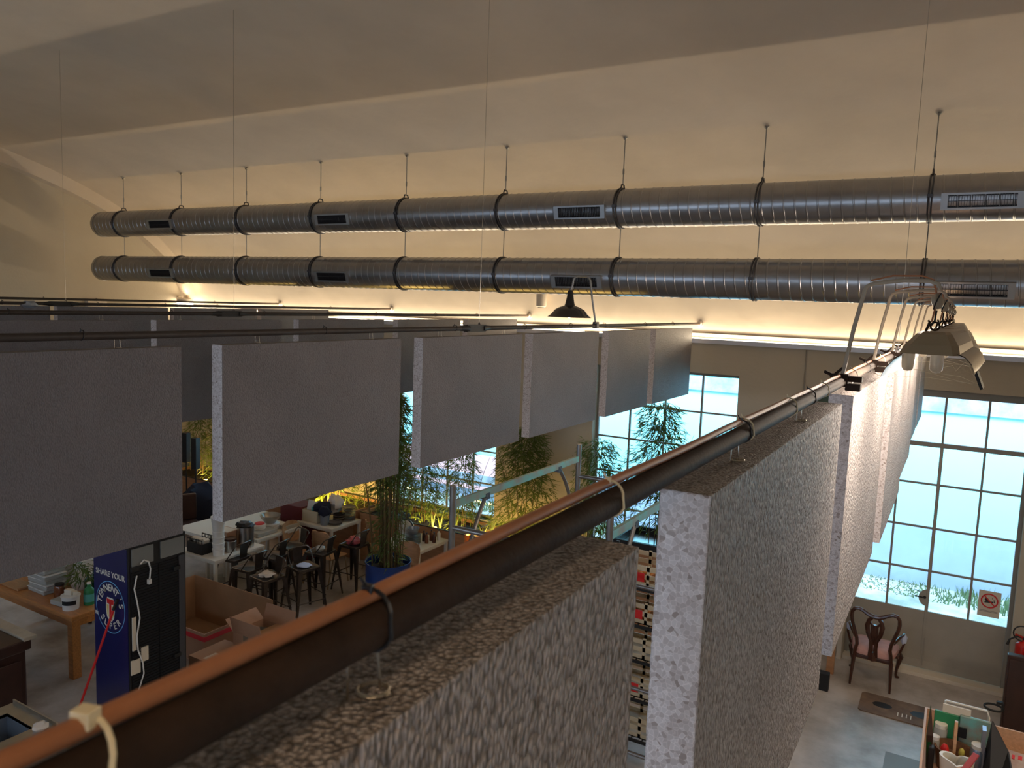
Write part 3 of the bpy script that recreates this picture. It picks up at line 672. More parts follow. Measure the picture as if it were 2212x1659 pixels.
BL = [(-13.55, 10.35, .8, 1.25, .55, .3, 900, 'bamboo clump beside the two loudspeaker columns'),
      (-12.75, 10.3, .8, 1.6, .55, .3, 1300, 'taller bamboo clump right of the loudspeakers against the far window'),
      (-9.8, 10.3, .8, 1.35, .8, .35, 2600, 'bamboo lit yellow from below, behind the plate stacks'),
      (-8.75, 10.4, .8, 2.0, .55, .3, 2200, 'bamboo clump directly behind the blue barrel'),
      (-7.75, 10.35, .8, 1.55, .5, .3, 2600, 'dense green bamboo left of the first scaffold post'),
      (-6.95, 10.4, .8, 1.4, .45, .3, 1300, 'bamboo clump behind the scaffold post'),
      (-5.75, 10.35, .8, 1.85, .7, .35, 3600, 'bushy bamboo in front of the wall between two windows, lit from below'),
      (-4.5, 10.35, .8, 1.8, .55, .3, 2300, 'bamboo at the left edge of the large window'),
      (-3.6, 10.4, 1.2, 2.05, .6, .3, 3000, 'tallest bamboo in front of the centre of the large window')]
for i, (x, y, z, h, rx, ry, n, l) in enumerate(BL): bamboo(x, y, z, h, rx, ry, n, 50+i, l, low=.05 if i != 8 else .1)
# planters
PG = 'wooden planters under the windows'
def planter(x0, x1, y0, z, label):
    t = thing('planter_box', label, 'planter', (x0, y0, 0), 0, PG); L = x1-x0; d = YW-.03-y0
    b = B(); b.box('planter', 0, 0, 0, L, .03, z); b.box('planter', 0, d-.03, 0, L, d, z); b.box('planter', 0, .03, 0, .03, d-.03, z); b.box('planter', L-.03, .03, 0, L, d-.03, z); b.build('planter_wall', t, bevel=.003)
    b = B(); b.box('soil', .03, .03, .1, L-.03, d-.03, z-.06); b.build('soil', t)
    b = B(); b.box('black', .0, -.004, z, L, .03, z+.012); b.box('black', .0, d-.03, z, L, d, z+.012); b.build('rim', t)
planter(-14.2, -11.3, 9.95, .80, 'brown wooden planter in the far corner behind the loudspeakers')
planter(-11.2, -8.9, 9.95, .85, 'orange-brown wooden planter behind the maroon crate')
planter(-8.8, -6.6, 10.0, .85, 'brown wooden planter behind the blue barrel')
planter(-6.5, -4.15, 10.0, .85, 'brown wooden planter behind the scaffold, full of dark soil and yellow-lit shoots')
t = thing('framed_planter', 'tall wooden planter with a black metal frame and reflecting tray under the large window', 'planter', (-4.05, 9.97, 0))
b = B(); b.box('planter', 0, 0, 0, 1.5, .85, 1.18); b.build('planter_wall', t, bevel=.004)
b = B()
for q in ((0, 0, 1.5, .05), (0, .80, 1.5, .85), (0, .05, .05, .8), (1.45, .05, 1.5, .8), (.72, .05, .77, .8)): b.box('black', q[0], q[1], 1.19, q[2], q[3], 1.30)
b.build('metal_frame', t, bevel=.003)
b = B(); b.box('steel', .05, .05, 1.182, 1.45, .8, 1.2); b.build('tray', t)
for i, (x, y, z) in enumerate([(-5.6, 10.15, .88), (-7.3, 10.15, .88), (-9.6, 10.12, .88), (-13.0, 10.1, .84), (-6.3, 10.15, .88)]):
    t = thing('planter_uplight', ['warm uplight in the planter at the foot of the bushy bamboo', 'warm uplight in the planter behind the scaffold post', 'warm uplight behind the plate stacks', 'warm uplight in the far corner planter', 'warm uplight among the yellow shoots right of the scaffold post'][i], 'light', (x, y, z-.13), 0, 'uplights in the planters')
    b = B(); b.lathe('black', [(.035, 0), (.045, .03), (.045, .06)], (0, 0, 0), 14); b.build('housing', t, smooth=True); b = B(); b.lathe('glowy', [(0, .061), (.04, .061), (.04, .064), (0, .065)], (0, 0, 0), 14); b.build('lens', t)
    area('uplight', (x, y-.06, z-.06), .9, (22, 16, 45, 14, 12)[i], (1, .62, .16), (x, y+.35, z+.9), sy=.06)
b = B(); rnd = random.Random(5)
SH = []
for i in range(9):
    x = [-7.35, -7.2, -7.05, -6.95, -6.35, -6.25, -6.1, -6.0, -5.9][i]; h = rnd.uniform(.25, .45); b = B()
    for k in range(5):
        a = rnd.uniform(0, 2*PI); b.tube('ivy', [(0, 0, 0), (.04*math.cos(a), .02*math.sin(a), h*.5), (.10*math.cos(a), .05*math.sin(a), h*rnd.uniform(.8, 1))], [.012, .010, .002], 4)
    tag(b.build('sheathed_shoot', loc=(x, 10.2+rnd.uniform(-.05, .1), .80), smooth=True), 'pale yellow sheathed shoots at the planter rim left of the wooden rail' if x < -6.7 else 'pale yellow sheathed shoots at the planter rim in the middle of the scaffold', 'plant', 'yellow shoots in the planters')

# blue barrel with bamboo
t = thing('blue_barrel', 'blue steel barrel used as a bamboo pot beside the bar stools', 'barrel', (-6.72, 8.25, 0))
b = B(); b.lathe('blue', [(0, .0), (.31, 0), (.32, .015), (.315, .03), (.315, .28), (.323, .295), (.315, .31), (.315, .57), (.323, .585), (.315, .60), (.315, .87), (.326, .885), (.326, .90), (.313, .90), (.305, .88), (.305, .78), (0, .78)], (0, 0, 0), 40); b.build('drum', t, smooth=True)
b = B(); b.lathe('soil', [(0, .80), (.27, .79), (.27, .77)], (0, 0, 0), 24); b.build('soil', t)
bamboo(-6.72, 8.25, .80, 2.5, .42, .42, 3000, 7, 'tall bamboo growing out of the blue barrel', 'bamboo in the barrel', culms=46, low=.42)
leafmesh(500, .3, .3, .9, 99, 0).build('foliage', bpy.data.objects['bamboo_plant.009'] if 'bamboo_plant.009' in bpy.data.objects else None, kind='stuff', label='dry lower leaves')

# ------------------------------------------------------------------ scaffold
t = thing('scaffold_tower', 'galvanised mobile scaffold tower with green-painted rails between the foam rows', 'scaffold', (-3.08, 4.5, 0))
XS = 1.23; YS = 2.12
for dx in (0, XS):
    for dy in (0, YS):
        b = B(); b.tube('scaf', [(dx, dy, .0), (dx, dy, 3.26)], .024, 14); b.build('upright', t, smooth=True)
for dx in (0, XS):
    b = B(); b.cb('scafg', (dx, YS/2, 3.12), (.025, YS-.04, .055)); b.build('guard_rail', t, label='green-painted flat rail')
    for s in (0, 1):
        b = B(); y0, y1, z1 = (.46, .22, 2.72) if not s else (YS-.42, YS-.10, 2.68)
        b.tube('scaf', [(dx, y0, 3.11), (dx, (y0+y1)/2, 2.93), (dx, y1, z1-.0), (dx, y1-(.1 if not s else -.04), 2.3)], .016, 8); b.cb('ductring', (dx-.01, y0, 3.09), (.05, .06, .05)); b.build('diagonal_brace', t, smooth=True)
for dy in (0, YS):
    for z in (2.95, 2.0, 1.0, .35):
        b = B(); b.tube('scaf', [(0, dy, z), (XS, dy, z)], .019, 10); b.build('cross_bar', t, smooth=True)

# ------------------------------------------------------------------ shelf rack with crates (seen in the gap between foreground boards)
t = thing('crate_rack', 'black metal rack of vegetable crates seen in the gap between the two foreground boards', 'shelf', (-2.98, 6.95, 0))
for dx in (0, .95):
    for dy in (0, .55):
        b = B(); b.cb('black', (dx, dy, 1.05), (.03, .03, 2.1)); b.build('upright', t)
LV = [.30, .72, 1.12, 1.48, 1.86]
for z in LV:
    b = B(); b.box('black', -.015, -.015, z-.03, .965, .0, z); b.box('black', -.015, .55, z-.03, .965, .565, z)
    for k in range(9): b.box('black', .02+k*.11, 0, z-.012, .03+k*.11, .55, z)
    b.build('shelf', t)
CC = ['cream plastic crate on the lowest shelf of the rack', 'cream plastic crate on the second shelf of the rack', 'cream slatted crate in the middle of the rack', 'cream crate below the onion crate', 'cream crate with a red label and onions on the top shelf of the rack']
cr0 = None
for i, z in enumerate(LV):
    t2 = thing('vegetable_crate', CC[i], 'crate', (-2.90, 6.98, z), 0, 'crates on the black rack')
    b = B(); h = .22
    for q in ((0, 0, .6, .012), (0, .468, .6, .48)):
        for zz in (0, .08, .16): b.box('crate', q[0], q[1], zz, q[2], q[3], zz+.045)
        for xx in (0, .14, .29, .44, .57): b.box('crate', xx, q[1], 0, xx+.03, q[3], h)
    for xx in (0, .588):
        b.box('crate', xx, .012, 0, xx+.012, .468, .12); b.box('crate', xx, .012, .17, xx+.012, .468, h)
    b.box('crate', 0, 0, 0, .6, .48, .01); b.build('crate_body', t2)
    if i in (1, 3, 4): b = B(); b.box('redp', .2, -.004, .05, .42, 0, .14); b.build('crate_label', t2, label='red label')
    if i >= 3:
        for k in range(14):
            b = B(); x, y = .08+.085*(k % 6), .08+.13*(k//6); b.sph('orange', (0, 0, 0), .042, 10, jit=.2); b.lathe('orange', [(.012, .035), (.003, .055)], (0, 0, 0), 6)
            tag(b.build('onion', loc=(-2.90+x, 6.98+y, z+.055+.03*(k % 2)), smooth=True), 'brown onion in the top crates of the black rack', 'onion', 'onions in the rack crates')

# ------------------------------------------------------------------ cooler
t = thing('drinks_cooler', 'tall drinks cooler with navy printed side and black grille back by the wooden table', 'cooler', (-7.545, 4.495, 0))
W_, D_, H_ = .605, .655, 2.04
b = B(); b.box('black', 0, 0, .06, W_-.02, D_, H_); b.box('black', .03, .03, 0, W_-.03, D_-.03, .06); b.build('cabinet', t, bevel=.006)
b = B(); b.box('navy', .006, -.006, .10, W_-.035, 0, H_-.04); b.build('side_print', t)
b = B(); b.box('grid', W_-.02, .02, .14, W_-.008, D_-.02, 1.78)
for k in range(54): b.box('grid', W_-.008, .03, .16+k*.03, W_+.002, D_-.03, .168+k*.03)
b.box('grid', W_-.008, D_*.5-.003, .14, W_+.005, D_*.5+.003, 1.78)
b.build('condenser_grille', t)
b = B(); b.box('greyp', W_-.02, .03, 1.82, W_-.004, .27, 2.0); b.box('greyp', W_-.02, .35, 1.82, W_-.004, D_-.03, 2.0); b.build('grey_panel', t, bevel=.004)
b = B(); b.box('ductring', W_-.02, D_-.10, .14, W_+.004, D_-.03, 1.8); b.build('side_reflector_strip', t, label='bluish strip at the edge of the grille')
for yy, zz in ((.52, 1.68), (.52, .72), (.05, 1.80)): b = B(); b.cb('black', (W_+.01, yy, zz), (.03, .08, .04)); b.build('bracket', t)
b = B()
for q in ((.0, .70, .10, .85), (.11, .80, .19, .95), (.02, .95, .06, 1.3)): b.box('paper', W_-.008, q[0], q[1], W_+.006, q[2], q[3])
b.build('sticker', t)
b = B(); f = lambda y, z: (W_+.02, y-4.495, z)
b.tube('white', [f(4.60, 1.84), f(4.64, 1.87), f(4.69, 1.84), f(4.71, 1.76), f(4.70, 1.66)], .0075, 8); b.tube('white', [f(4.56, 1.73), f(4.53, 1.6), f(4.56, 1.45), f(4.585, 1.28), f(4.55, 1.1), f(4.56, .95), f(4.61, .8), f(4.62, .68), f(4.56, .52), f(4.58, .40), f(4.66, .24), f(4.67, .08)], .0075, 8)
b.cb('white', f(4.695, 1.63), (.03, .035, .05), rz=.3); b.build('power_cord', t, smooth=True)
# printed emblem
fx = Matrix.Translation((0, -.0065, 0)) @ Matrix.Rotation(PI/2, 4, 'X')       # local x -> x, local y -> z
cx, cz, rr = .285, 1.345, .262
def prt(dx, dz, rz=0, h=0, s=1): return fx @ Matrix.Translation((cx+dx, cz+dz, h)) @ Matrix.Rotation(rz, 4, 'Z')
b = B(); vs = []; fs = []
for k in range(64):
    a = 2*PI*k/64
    for r in (rr-.009, rr): vs.append(fx @ Vector((cx+r*math.cos(a)*.94, cz+r*math.sin(a)*1.05, .0006)))
for k in range(64): fs.append((k*2, k*2+1, ((k+1) % 64)*2+1, ((k+1) % 64)*2))
b.add(vs, fs, 'neon'); b.build('emblem_ring', t)
b = B()
S = "TENNENT'S"; n = len(S)
for i, ch in enumerate(S):
    a = R(168)-R(150)*i/(n-1)-(R(4) if i > 6 else 0); r = .192; text_mesh(b, 'cream', ch, .105, prt(r*math.cos(a)*.95, r*math.sin(a)*1.05, a-PI/2, .0005))
S = "SUPER"
for i, ch in enumerate(S):
    a = R(222)+R(96)*i/4; r = .192; text_mesh(b, 'cream', ch, .095, prt(r*math.cos(a)*.95, r*math.sin(a)*1.05, a+PI/2, .0005))
b.build('emblem_lettering', t)
b = B(); text_mesh(b, 'cream', 'SHARE YOUR', .082, fx @ Matrix.Translation((.29, 1.69, .0005))); text_mesh(b, 'cream', 'BE', .05, fx @ Matrix.Translation((.05, 1.235, .0012))); b.build('slogan_lettering', t)
b = B(); T = prt(0, 0, 0, .0004)
b.prism('cream', [(-.075+.0, -.02), (-.06, -.11), (-.02, -.15), (.02, -.15), (.06, -.11), (.075, -.02), (.07, .06), (.05, .10), (-.05, .10), (-.07, .06)], 0, .0006, T)
b.prism('redp', [(-.062, .085), (.062, .085), (.055, .035), (.018, .03), (.022, -.14), (-.022, -.14), (-.018, .03), (-.055, .035)], .0006, .0012, T)
b.prism('yellowp', [(-.06, .02), (-.028, .02), (-.03, -.11), (-.055, -.08)], .0006, .0012, T); b.prism('yellowp', [(.06, .02), (.028, .02), (.03, -.11), (.055, -.08)], .0006, .0012, T)
b.build('emblem_glass', t, label='red, yellow and cream beer glass with a red T')
# mop
t = thing('mop', 'mop with a red handle leaning on the navy side of the cooler', 'mop', (-7.44, 4.14, 0))
b = B(); b.tube('redp', [(0, 0, .06), (.30, .305, 1.36)], .012, 8); b.tube('black', [(.30, .305, 1.36), (.33, .33, 1.47)], .016, 8); b.build('handle', t, smooth=True)
b = B(); b.sph('cloth', (-.02, -.02, .07), .11, 14, sz=.55, jit=.5); b.build('mop_head', t, smooth=True)

# ------------------------------------------------------------------ left wooden table, cabinet, sink
def table(name, label, x0, y0, x1, y1, z, m, lw=.07, th=.04, group=None, apron=.08):
    t = thing(name, label, 'table', (x0, y0, 0), 0, group); W, D = x1-x0, y1-y0
    b = B(); b.box(m, 0, 0, z-th, W, D, z); b.build('tabletop', t, bevel=.008 if m == 'wood' else .003)
    b = B(); b.box(m, .03, .02, z-th-apron, W-.03, .04, z-th); b.box(m, .03, D-.04, z-th-apron, W-.03, D-.02, z-th); b.box(m, .02, .04, z-th-apron, .04, D-.04, z-th); b.box(m, W-.04, .04, z-th-apron, W-.02, D-.04, z-th); b.build('apron', t)
    for a in (0, 1):
        for c in (0, 1):
            lx, ly = (W-lw-.01)*a+.005, (D-lw-.01)*c+.005
            b = B(); b.box(m, lx, ly, 0, lx+lw, ly+lw, z-th); b.build('leg', t, bevel=.004)
    return t
table('wooden_table', 'glossy orange wooden table left of the cooler, covered with kitchen containers', -10.6, 4.86, -8.62, 5.75, .77, 'wood', .10, .06)
t = thing('dark_cabinet', 'dark wooden cabinet with a pale stone top at the left picture edge', 'cabinet', (-9.6, 3.3, 0))
b = B(); b.box('darkwood', 0, 0, 0, 1.32, .88, .74); b.box('darkwood', -.02, -.02, .74, 1.36, .92, .86); b.build('body', t, bevel=.02)
b = B(); b.box('stone', -.03, .82, .86, 1.40, .95, .90); b.box('darkwood', -.03, -.03, .86, 1.40, .81, .88); b.build('top', t, bevel=.008)
b = B(); b.box('darkwood', 1.36, .08, .15, 1.375, .8, .66); b.build('door', t, bevel=.006)
t = thing('steel_sink', 'stainless steel sink unit in the bottom left corner', 'sink', (-6.98, 2.2, 0))
b = B(); x1, y1 = .69, 1.21; bx = (.14, .60, .55, 1.08)
b.box('steel', 0, 0, .87, bx[0], y1, .90); b.box('steel', bx[2], 0, .87, x1, y1, .90); b.box('steel', bx[0], 0, .87, bx[2], bx[1], .90); b.box('steel', bx[0], bx[3], .87, bx[2], y1, .90)
b.box('steel', 0, y1-.012, .9, x1, y1, .93); b.box('steel', x1-.02, 0, .45, x1, y1-.02, .87); b.build('worktop', t)
b = B(); q = bx; b.box('bluegrey', q[0], q[1], .66, q[2], q[3], .67)
for r4 in ((q[0]-.006, q[1], q[0], q[3]), (q[2], q[1], q[2]+.006, q[3]), (q[0], q[1]-.006, q[2], q[1]), (q[0], q[3], q[2], q[3]+.006)): b.box('bluegrey', r4[0], r4[1], .66, r4[2], r4[3], .895)
b.build('basin', t)
b = B(); b.tube('steel', [(.07, .95, .90), (.07, .95, 1.12), (.10, .93, 1.18), (.17, .90, 1.18), (.22, .88, 1.13)], .014, 10); b.cb('steel', (.07, .95, .93), (.05, .05, .06)); b.build('faucet', t, smooth=True)
for xx, yy in ((.02, .02), (.63, .02), (.02, 1.13), (.63, 1.13)): b = B(); b.box('steel', xx, yy, 0, xx+.04, yy+.04, .87); b.build('leg', t)
b = B(); b.sph('cloth', (0, 0, .03), .06, 12, sz=.6, jit=.6); tag(b.build('crumpled_rag', loc=(-6.36, 3.30, .895), smooth=True), 'crumpled pale rag on the corner of the steel sink', 'cloth')

# containers on the wooden table
def jar(x, y, z, r, h, m, lid, label, cat='jar', g=None, name='jar', lm=None):
    t = thing(name, label, cat, (x, y, z), 0, g)
    b = B(); b.lathe(m, [(0, 0), (r*.95, 0), (r, .01), (r, h*.82), (r*.85, h*.9)], (0, 0, 0), 20); b.build('body', t, smooth=True)
    b = B(); b.lathe(lid, [(r*.9, h*.88), (r*.92, h), (0, h)], (0, 0, 0), 20); b.build('lid', t, smooth=True)
    if lm: b = B(); b.lathe(lm, [(r*1.01, h*.3), (r*1.01, h*.65)], (0, 0, 0), 20); b.build('label', t, smooth=True)
    return t
zt = .77
t = thing('white_tub', 'white plastic tub with a black label and cartons on its lid, at the table corner', 'tub', (-8.88, 5.0, zt))
b = B(); b.lathe('white', [(0, 0), (.088, 0), (.10, .15), (.107, .155), (.107, .17), (0, .17)], (0, 0, 0), 28); b.build('body', t, smooth=True)
b = B(); b.add([(.1*math.cos(a)*(1+.0), .1*math.sin(a), z) for z in (.07, .12) for a in [R(-95)+R(100)*i/10 for i in range(11)]], [(i, i+1, i+12, i+11) for i in range(10)], 'black'); b.build('label', t)
b = B(); b.cb('paper', (-.02, .0, .2), (.1, .06, .06), rz=.3); b.cb('paper', (.04, .03, .19), (.06, .05, .04), rz=-.4); tag(b.build('small_carton', loc=(-8.88, 5.0, zt+.0), bevel=.003), 'crushed small cartons on the lid of the white tub', 'carton')
jar(-9.33, 5.12, zt, .06, .17, 'amber', 'black', 'brown preserve jar with a black lid on the wooden table')
G = 'clear boxes on the wooden table'
for i in range(6):
    t = thing('clear_food_box', ['lowest clear food box of the stack on the wooden table', 'clear food box second from the bottom of the stack', 'clear food box third from the bottom of the stack', 'clear food box third from the top of the stack', 'clear food box second from the top of the stack', 'topmost clear food box of the stack on the wooden table'][i], 'box', (-9.86+.03*(i % 2), 5.02, zt+i*.062), .04*(i % 3), G)
    b = B(); b.box('clear', 0, 0, 0, .36, .27, .05); b.build('body', t, bevel=.012); b = B(); b.box('white', -.006, -.006, .05, .366, .276, .06); b.build('lid', t, bevel=.003)
b = B(); b.box('green', 0, 0, 0, .2, .18, .12); tag(b.build('green_carton', loc=(-10.15, 5.15, zt+.12), bevel=.01), 'green carton left of the clear box stack on the wooden table', 'box')
b = B(); b.box('white', 0, 0, 0, .34, .24, .34); tag(b.build('white_carton', loc=(-9.75, 5.42, zt), rz=.1, bevel=.01), 'pale upright carton behind the clear box stack', 'box')
b = B(); b.box('ply', 0, 0, 0, .5, .2, .03); tag(b.build('cutting_board', loc=(-10.4, 4.92, zt), bevel=.005), 'flat wooden board at the left of the wooden table', 'board')
def bottle(x, y, z, r, h, m, label, g=None, cap='black', lm=None):
    t = thing('bottle', label, 'bottle', (x, y, z), 0, g); b = B()
    b.lathe(m, [(0, 0), (r, 0), (r, h*.6), (r*.85, h*.7), (r*.35, h*.8), (r*.33, h*.93)], (0, 0, 0), 16); b.build('body', t, smooth=True)
    b = B(); b.lathe(cap, [(r*.4, h*.92), (r*.4, h), (0, h)], (0, 0, 0), 12); b.build('cap', t, smooth=True)
    if lm: b = B(); b.lathe(lm, [(r*1.02, h*.15), (r*1.02, h*.5)], (0, 0, 0), 16); b.build('label', t, smooth=True)
bottle(-8.84, 5.20, zt, .06, .27, 'green', 'green detergent bottle with a pale cap and teal label beside the cooler', cap='white', lm='teal')
for i, (x, y) in enumerate([(-9.08, 5.33), (-8.98, 5.42), (-9.15, 5.45), (-8.90, 5.36)]): bottle(x, y, zt, .042, .31, 'dgreen', ['dark green bottle standing behind the brown jar', 'dark green bottle at the back of the wooden table near the cooler', 'dark green bottle behind the others, left', 'dark green bottle nearest the cooler'][i], 'dark green bottles on the wooden table')
b = leafmesh(160, .13, .12, .2, 3, 0, 0); tag(b.build('leafy_herbs', loc=(-9.15, 5.30, zt+.2)), 'leafy green herbs among the bottles on the wooden table', 'herbs', kind='stuff')
b = B(); b.sph('cloth', (0, 0, .1), .13, 12, sz=.8, jit=.6); tag(b.build('plastic_bag', loc=(-9.38, 5.42, zt), smooth=True), 'crumpled pale plastic bag behind the jar on the wooden table', 'bag')
b = B(); b.box('clear', 0, 0, 0, .24, .16, .06); tag(b.build('plastic_tray', loc=(-9.20, 4.93, zt), rz=.1, bevel=.01), 'shallow clear plastic tray between jar and white tub', 'tray')
# chair legs seen beneath the wooden table: two dark carved chairs
def dark_chair(x, y, rz, label):
    t = thing('carved_chair', label, 'chair', (x, y, 0), rz, 'dark chairs behind the wooden table')
    b = B(); b.box('darkwood', -.23, -.22, .40, .23, .22, .46); b.build('seat', t, bevel=.02)
    for sx in (-1, 1):
        for sy in (-1, 1):
            b = B(); b.tube('darkwood', [(sx*.2, sy*.19, .42), (sx*.235, sy*.22, .32), (sx*.2, sy*.19, .15), (sx*.2, sy*.19, .05), (sx*.225, sy*.21, .0)], [.03, .036, .02, .016, .028], 8); b.build('leg', t, smooth=True)
    b = B(); b.tube('darkwood', [(-.2, .2, .44), (-.22, .25, .9), (0, .27, .98), (.22, .25, .9), (.2, .2, .44)], .018, 8); b.build('backrest', t, smooth=True)
dark_chair(-9.45, 6.12, .0, 'dark chair with curved legs showing under the wooden table, right one'); dark_chair(-10.15, 6.12, -.2, 'dark chair with curved legs showing under the wooden table, left one')

# ------------------------------------------------------------------ cardboard boxes
def carton(x, y, z, w, d, h, label, rz=0, g='cardboard boxes beside the cooler', tape=True, openup=0, labels=0, m='card'):
    t = thing('cardboard_box', label, 'box', (x, y, z), rz, g)
    b = B(); th = .006
    if openup:
        b.box(m, 0, 0, 0, w, d, th)
        for q in ((0, 0, w, th), (0, d-th, w, d), (0, th, th, d-th), (w-th, th, w, d-th)): b.box(m, q[0], q[1], 0, q[2], q[3], h)
    else: b.box(m, 0, 0, 0, w, d, h)
    b.build('carton', t, bevel=.003)
    if openup:
        fl = w*.42
        for (ax, a) in (('x0', 60), ('x1', 55), ('y1', 35)):
            b = B()
            if ax == 'x0': T = Matrix.Translation((0, 0, h)) @ Matrix.Rotation(R(-10), 4, 'Y'); b.box(m, 0, 0, 0, th, d, openup, T)
            if ax == 'x1': T = Matrix.Translation((w, 0, h)) @ Matrix.Rotation(R(22), 4, 'Y'); b.box(m, -th, 0, 0, 0, d, openup, T)
            if ax == 'y1': T = Matrix.Translation((0, d, h)) @ Matrix.Rotation(R(-25), 4, 'X'); b.box(m, 0, -th, 0, w, 0, openup, T)
            b.build('flap', t)
    if tape: b = B(); b.box('tape', -.001, d*.42, h*.5 if not openup else h*.2, w+.001, d*.58, h+.001 if not openup else h*.7); b.build('tape_strip', t)
    for k in range(labels): b = B(); q = [(w*.42, d*.08, w*.92, d*.42), (w*.6, d*.6, w*.95, d*.85)][k]; b.box('paper', q[0], q[1], h+.0005, q[2], q[3], h+.0015); b.build('paper_label', t)
    return t
t = carton(-7.30, 5.43, .16, .47, .50, .29, 'closed cardboard box with two paper labels, in front beside the cooler', labels=2, tape=False)
b = B(); b.box('tape', .469, 0, .02, .4715, .5, .09); b.box('tape', 0, -.0015, .02, .47, 0, .09); b.build('tape_strip', t)
carton(-7.32, 5.40, .0, .5, .55, .155, 'flattened cardboard box under the labelled box', tape=False)
t = thing('cardboard_box', 'open cardboard box with raised flaps behind the labelled box', 'box', (-7.12, 5.90, 0), 0, 'cardboard boxes beside the cooler')
b = B(); w, d, h, th = .50, .46, .60, .006
b.box('card', 0, 0, 0, w, d, th)
for q in ((0, 0, w, th), (0, d-th, w, d), (0, th, th, d-th), (w-th, th, w, d-th)): b.box('card', q[0], q[1], 0, q[2], q[3], h)
b.box('cardin', w*.45, th, h-.008, w-th, d-th, h-.002); b.build('carton', t, bevel=.002)
b = B(); T = Matrix.Translation((0, 0, h)) @ Matrix.Rotation(R(14), 4, 'X'); b.box('card', 0, 0, 0, w, th, .21, T); b.build('flap', t)
b = B(); T = Matrix.Translation((0, d, h)) @ Matrix.Rotation(R(-16), 4, 'X'); b.box('card', 0, -th, 0, w, 0, .20, T); b.build('flap', t)
b = B(); T = Matrix.Translation((0, 0, h)) @ Matrix.Rotation(R(-50), 4, 'Y'); b.box('card', 0, 0, 0, th, d, .18, T); b.build('flap', t)
b = B(); b.box('tape', w, d*.45, h-.16, w+.0015, d*.62, h-.01); b.box('tape', w*.35, -.0015, h-.07, w*.5, 0, h); b.build('tape_strip', t)
b = B(); b.cb('black', (.2, .3, .56), (.16, .1, .04), rz=.4); b.build('contents', t)
t = thing('large_open_carton', 'very large open cardboard carton with a red tape stripe, behind the smaller boxes', 'box', (-9.0, 5.95, 0))
b = B(); T45 = Matrix.Rotation(0, 4, 'Z')
b.box('cardin', 0, .85, 0, 1.55, .862, .62); b.box('card', 0, 0, 0, 1.3, .012, .40); b.box('cardin', 0, .012, 0, .012, .85, .62); b.box('card', 1.288, .012, 0, 1.30, .85, .40); b.box('cardin', .012, .012, 0, 1.288, .85, .01)
b.build('carton', t)
b = B(); b.box('redtape', 0, -.003, .30, 1.303, 0, .36); b.box('redtape', 1.30, 0, .30, 1.304, .86, .36); b.build('red_tape_stripe', t)
b = B(); b.lathe('redtape', [(.01, 0), (.03, .01), (.01, .02)], (0, 0, 0), 6)
t = thing('plastic_tray', 'white plastic tub with grey contents at the foot of the cooler', 'tray', (-7.0, 5.22, .0))
b = B(); b.box('white', 0, 0, .1, .34, .01, .22); b.box('white', 0, .15, .1, .34, .16, .22); b.box('white', 0, .01, .1, .01, .15, .22); b.box('white', .33, .01, .1, .34, .15, .22); b.box('white', 0, 0, .09, .34, .16, .1); b.build('tub', t, bevel=.004)
b = B(); b.box('greyp', .01, .01, .1, .33, .15, .17); b.build('contents', t); b = B(); b.box('clear', -.03, -.01, 0, .42, .17, .09); b.build('lower_box', t, bevel=.006)
b = B(); b.sph('cloth', (0, 0, .06), .13, 14, sz=.55, jit=.6); tag(b.build('crumpled_cloth', loc=(-7.05, 7.08, 0), smooth=True), 'crumpled white cloth on the floor right of the open carton', 'cloth')

# ------------------------------------------------------------------ white tables and what is on them
WG = 'white tables in the dining area'
table('white_table', 'white table behind the large carton carrying crate, bucket stack and steel pot', -9.78, 7.09, -8.93, 8.0, .75, 'whitewood', .045, .035, WG, .03)
table('white_table', 'white table continuing behind the steel pot, with bowls and trays', -9.98, 8.06, -9.17, 9.0, .77, 'whitewood', .045, .035, WG, .03)
table('white_table', 'white table with plate stacks in front of the yellow-lit bamboo', -9.5, 9.2, -8.70, 9.93, .75, 'whitewood', .045, .035, WG, .03)
table('white_table', 'white table right of the blue barrel, with plates and small bottles', -7.65, 9.15, -6.86, 9.93, .75, 'whitewood', .045, .035, WG, .03)
t = thing('black_crate', 'black plastic crate on the white table beside the cooler', 'crate', (-9.62, 7.14, .75))
b = B(); 
for q in ((0, 0, .34, .008), (0, .26, .34, .268), (0, .008, .008, .26), (.332, .008, .34, .26)): b.box('black', q[0], q[1], 0, q[2], q[3], .16)
for k in range(6):
    for yy in (0, .26): b.box('black', .0+k*.066, yy, .16, .01+k*.066, yy+.008, .21)
b.box('black', 0, 0, .205, .34, .008, .22); b.box('black', 0, .26, .205, .34, .268, .22); b.box('black', 0, 0, 0, .34, .268, .008); b.build('crate_body', t)
for k in range(4): b = B(); b.cb('paper', (0, 0, .0), (.08, .06, .16), rz=.4*k, rx=.3); tag(b.build('small_carton', loc=(-9.56+.07*k, 7.26, .88)), 'small pale carton inside the black crate', 'carton', 'cartons in the black crate')
BK = 'stacked white buckets'
for i in range(6):
    b = B(); z = .0; r = .085
    b.lathe('clear' if i > 5 else 'white', [(0, 0), (r*.92, 0), (r, .085), (r+.006, .088), (r+.006, .1), (r-.004, .1), (r-.006, .06), (0, .05)] if i < 5 else [(0, 0), (r, 0), (r*1.22, .12), (r*1.26, .125), (r*1.26, .14), (r*1.18, .14), (r, .03), (0, .02)], (0, 0, 0), 28)
    tag(b.build('white_bucket', loc=(-9.12, 7.30, .75+i*.088), smooth=True), ['lowest of the stacked white buckets on the white table', 'second bucket from the bottom of the white stack', 'third bucket from the bottom of the white stack', 'third bucket from the top of the white stack', 'bucket just under the wide top one of the white stack', 'wide-rimmed white bucket on top of the stack'][i], 'bucket', BK)
